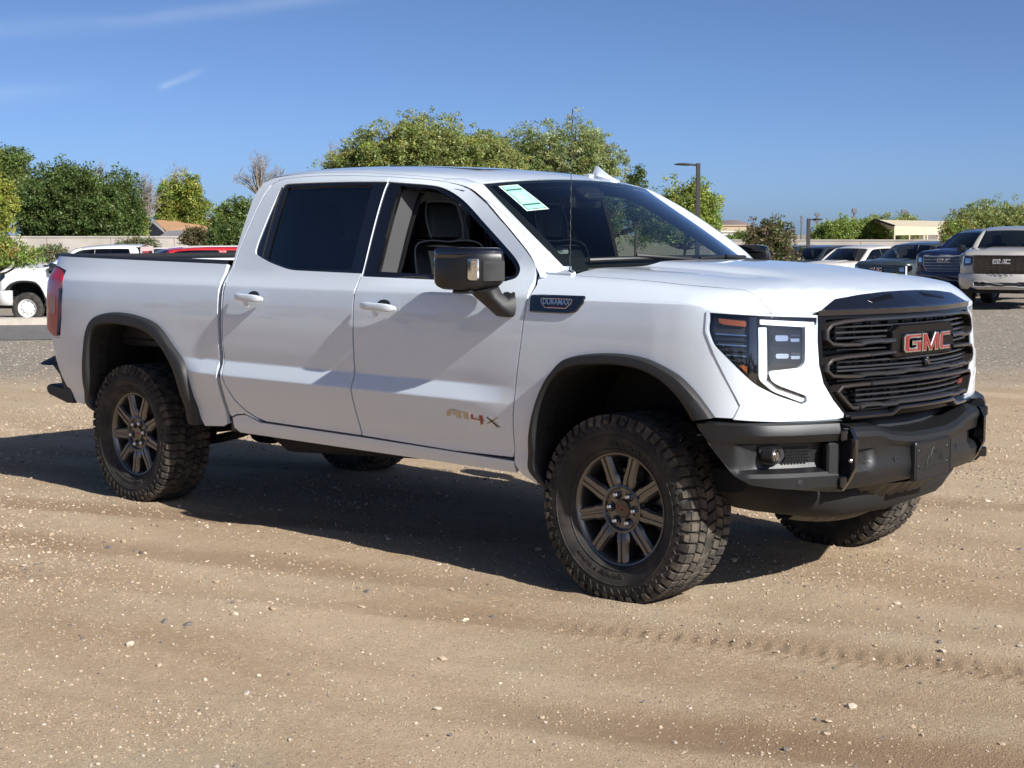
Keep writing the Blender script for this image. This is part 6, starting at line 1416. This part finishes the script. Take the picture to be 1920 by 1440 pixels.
bare('bare_tree','leafless grey tree left of the yellow green tree',255,305,318,425,78,31)
bare('bare_tree','leafless twiggy tree above the rounded green tree',435,545,284,370,74,32,30,.08)
bare('bare_tree','leafless grey tree behind the light green slope tree',165,232,298,400,86,33,16)
bare('bare_tree','leafless branches behind the yellow green tree',310,372,300,380,92,34,16)
bare('bare_tree','thin leafless tree at the left end of the olive trees',600,662,262,350,80,35,16)
# ------------------------------------------------------------ lamps, house, carport, far things
POLE=mat('dark bronze pole paint',(.035,.032,.032),.5);CREAMM=mat('cream sheet metal',(.60,.52,.36),.45,noise=(2,(.54,.47,.33),.4,.7));SHING=mat('tan shingles',(.40,.235,.125),.95,noise=(8,(.33,.19,.10),.35,.7));GABLE=mat('grey boarding',(.17,.165,.17),.9);STUC=mat('tan stucco',(.42,.33,.23),.9);WHB=mat('white stucco',(.62,.58,.52),.9);PGLASS=mat('dark far glass',(.03,.035,.045),.15)
def lamp_post(label,u,vt,D,arm,wd):
    B=at(u,D);h=zat(vt,D)-B[2];r=empty('street_lamp',B);tag(r,label,'street lamp');R3=np.array([R2[0],R2[1],0])
    V,F=cbox((0,0,h/2),(wd,wd,h),.01,rotm('z',YAW));mk('pole',V,F,POLE,r);V,F=cbox((0,0,.15),(wd*2.6,wd*2.6,.3),.03,rotm('z',YAW));mk('base',V,F,CONC,r)
    P=np.array([R3*0+[0,0,h-.06],R3*arm*.45+[0,0,h-.03],R3*arm*.62+[0,0,h-.03]]);V,F=tube(P,wd*.28,6);mk('arm',V,F,POLE,r)
    g=rloft([(R3*arm*.35+[0,0,h-.045],(.05*F2[0],.05*F2[1],0),(0,0,.035)),(R3*arm*.5+[0,0,h-.035],(.15*F2[0],.15*F2[1],0),(0,0,.045)),(R3*arm*.85+[0,0,h-.03],(.16*F2[0],.16*F2[1],0),(0,0,.035)),(R3*arm+[0,0,h-.035],(.10*F2[0],.10*F2[1],0),(0,0,.012))],14,3);mk('lamp_head',*g,POLE,r)
lamp_post('dark lamp post with flat head reaching left above the light green tree',1306,308,50,-.76,.13)
lamp_post('short dark lamp post with curved head beside the small russet tree',1513,410,62,.55,.13)
def house():
    D=80;B=at(350,D);r=empty('house',B);tag(r,'low house with tan shingle roof and grey gable beyond the wall','house')
    q=lambda u,v,d=0.:np.array([*(CAM[:2]+F2*(D+d)+R2*((u-960)/FPX*(D+d))),zat(v,D+d)])-B
    def slab(name,pts,m,th=.12):
        P=np.array(pts);n=np.cross(P[1]-P[0],P[2]-P[0]);n/=np.linalg.norm(n);k=len(P);V=np.concatenate([P,P-n*th]);F=[tuple(range(k)),tuple(reversed(range(k,2*k)))]+[(i,(i+1)%k,k+(i+1)%k,k+i) for i in range(k)];return mk(name,V,F,m,r,20)
    slab('roof',[q(292,417,3),q(425,412,7),q(425,446,3.0),q(314,437,0)],SHING)
    slab('roof',[q(292,417,3),q(425,412,7),q(425,440,12),q(270,438,8)],SHING)
    V=[q(268,452,5),q(318,452,0),q(314,438,.2),q(292,418,3),q(272,438,6)];mk('gable_wall',np.array(V),[(0,1,2,3,4)],GABLE,r)
    V=[q(318,470,.2),q(425,470,4),q(425,440,4),q(318,436,.2)];mk('wall',np.array(V),[(0,1,2,3)],GABLE,r)
    for i in range(7):
        t=i/6;a=q(300,425,2.2)*(1-t)+q(316,438,.1)*t;b=q(425,416,6.6)*(1-t)+q(425,446,3)*t;V,F=tube([a+[0,0,.06],b+[0,0,.06]],.03,4);mk('shingle_course',V,F,SHING,r)
    slab('porch_roof',[q(318,437,-1),q(372,434,1),q(372,446,-1.5),q(302,447,-3)],GABLE)
    V,F=tube([q(268,440,5.5),q(291,416,2.9),q(316,438,-.1)],.09,4);mk('barge_board',V,F,WHB,r)
house()
# added behind the camera, unseen: dark tree line for paint and glass to reflect
r_=np.random.default_rng(77);g=G();V0,F0=pebble()
for i in range(420):
    x=r_.uniform(-70,80);h=3.2+2.6*vnoise(np.array([x]),np.array([0.]),.11,61)[0];z=r_.random()**.7*h;s_=r_.uniform(.5,1.2)
    g.add(V0*(1+r_.uniform(-.3,.3,(12,1)))*s_+[x,-46+r_.uniform(-1.5,1.5),z],F0)
o=g.mk('added_treeline',mat('far foliage',(.055,.075,.03),.9,noise=(3,(.03,.045,.02),.4,.6)),None,None);tag(o,'unseen line of trees added behind the camera for the doors to mirror','treeline',kind='stuff')
def carport():
    D=84;B=at(1690,D);r=empty('carport',B);tag(r,'cream metal carport with ribbed roof standing behind the wall','carport')
    q=lambda u,v,d=0.:np.array([*(CAM[:2]+F2*(D+d)+R2*((u-960)/FPX*(D+d))),zat(v,D+d)])-B
    # outline of the open end (left) and of the far end (right): eave, knee, ridge, knee, eave
    A=[q(1607,452,6),q(1607,428,6),q(1637,412,3),q(1674,424,0),q(1676,452,0)]
    E=[q(1735,449,12),q(1735,428,12),q(1765,415,9),q(1806,428,6),q(1808,446,6)]
    A,E=np.array(A),np.array(E)
    for (i,j,k) in ((1,2,6),(2,3,12)):
        for t in range(k):
            t0,t1=t/k,(t+.94)/k;a,b=A[i]+(A[j]-A[i])*t0,A[i]+(A[j]-A[i])*t1;c,d=E[i]+(E[j]-E[i])*t1,E[i]+(E[j]-E[i])*t0;V=np.array([a,b,c,d]);mk('roof_sheet',np.concatenate([V,V-[0,0,.05]]),[(0,1,2,3),(7,6,5,4),(0,4,5,1),(1,5,6,2),(2,6,7,3),(3,7,4,0)],CREAMM,r)
    for t in np.linspace(0,.55,5):
        a=A[3]*(1-t*0)+(A[4]-A[3])*(.0+t*.5);
    sk=[A[3],A[3]+(A[4]-A[3])*.62,E[3]+(E[4]-E[3])*.62,E[3]]
    for k in range(5):
        a,b=k/5,(k+.92)/5;V=np.array([sk[0]+(sk[1]-sk[0])*a,sk[0]+(sk[1]-sk[0])*b,sk[3]+(sk[2]-sk[3])*b,sk[3]+(sk[2]-sk[3])*a]);mk('side_sheet',np.concatenate([V,V+[F2[0]*.05,F2[1]*.05,0]]),[(0,1,2,3),(7,6,5,4),(0,4,5,1),(1,5,6,2),(2,6,7,3),(3,7,4,0)],CREAMM,r)
    for P,Q in ((A,E),):
        for t in np.linspace(0,1,6):
            a=A[3]+(E[3]-A[3])*t;b=a.copy();b[2]=-.1;V,F=tube([a,b],.05,4);mk('post',V,F,CREAMM,r);a=A[1]+(E[1]-A[1])*t;b=a.copy();b[2]=-.1;V,F=tube([a,b],.05,4);mk('post',V,F,CREAMM,r)
    V,F=tube([A[1],A[2],A[3]],.06,4);mk('end_frame',V,F,DARK,r)
carport()
V,F=rloft([((0,-2.6,.2),(0.9,0,0),(0,0,.1)),((0,-2.55,.6),(.95,0,0),(0,0,.5)),((0,-.6,.7),(.95,0,0),(0,0,.55)),((0,-.2,1.0),(.9,0,0),(0,0,.85)),((0,1.6,1.0),(.9,0,0),(0,0,.85)),((0,1.8,.8),(.9,0,0),(0,0,.5))],14,4)
c=at(1650,88);o=mk('covered_truck',V,F,DGREY);o.location=c;o.rotation_euler=(0,0,YAW);tag(o,'dark vehicle standing in the shade under the carport','vehicle')
def block(name,label,cat,u0,u1,vt,D,m,win=0,dep=10,mw=None):
    B=at((u0+u1)/2,D);r=empty(name,B,YAW-math.pi/2);tag(r,label,cat);w_=(u1-u0)/FPX*D;h=zat(vt,D)-B[2];V,F=cbox((0,dep/2,h/2),(w_,dep,h),.05);mk('wall',V,F,m,r);V,F=cbox((0,dep/2,h+.15),(w_+.6,dep+.6,.3),.05);mk('parapet',V,F,m,r)
    for i in range(win):
        V,F=cbox((-w_/2+w_*(i+.5)/win,-.03,h*.62),(w_/win*.55,.12,h*.16),.02);mk('window',V,F,PGLASS,r)
block('far_building','far tan flat roofed building below the peak','building',1335,1402,424,420,STUC,7,30)
block('far_building','far white low building right of the lamp post','building',1342,1385,436,330,WHB,4,18)
def hill(u0,u1,vt,D,seed):
    u=np.linspace(u0,u1,60);t=(u-u0)/(u1-u0);r=np.random.default_rng(seed);h=np.exp(-((t-.5)/.16)**2)*1.0+.28*np.exp(-((t-.75)/.2)**2)+.2*np.exp(-((t-.25)/.2)**2);h+=.06*np.cumsum(r.normal(size=60))/6*np.sin(math.pi*t);h=np.clip(h*np.clip(np.sin(math.pi*t)*3,0,1),0,None);H=(439.6-vt)/FPX*D+12
    P=[]
    for k,f in ((0,0),(1,.55),(2,1),(3,.5),(4,0)):
        d=D+(k-2)*D*.03;P.append([np.array([*(CAM[:2]+F2*d+R2*((uu-960)/FPX*d)),-10+(H)*hh*f]) for uu,hh in zip(u,h)])
    V,F=grid(np.array(P));return mk('hill',V,F,mat('far rocky hill',(.20,.155,.145),.95,noise=(.004,(.16,.125,.12),.4,.6)),None,60)
tag(hill(1180,1560,414,5200,5),'small bare peak on the far horizon','hill',kind='structure')
def mast(label,u,vt,D,head_):
    B=at(u,D);h=zat(vt,D)-B[2];r=empty('light_mast',B);tag(r,label,'light mast');V,F=tube([(0,0,0),(0,0,h)],[.35,.18],6);mk('pole',V,F,mat('grey mast',(.12,.12,.13),.6) if 'grey mast' not in MATS else MATS['grey mast'],r);R3=np.array([R2[0],R2[1],0])
    for i in range(2):
        V,F=cbox((0,0,h-.4-i*1.5),(head_,.6,.9),.05,rotm('z',YAW-math.pi/2));mk('lamp_bank',V,F,MATS['grey mast'],r)
mast('far stadium light mast beside the short lamp post',1529,400,420,1.3);mast('far stadium light mast above the carport roof',1690,394,400,1.3);mast('far slim mast left of the stadium light',1500,405,520,.8);mast('far stubby mast rising out of the mesquites',1598,392,300,.9)
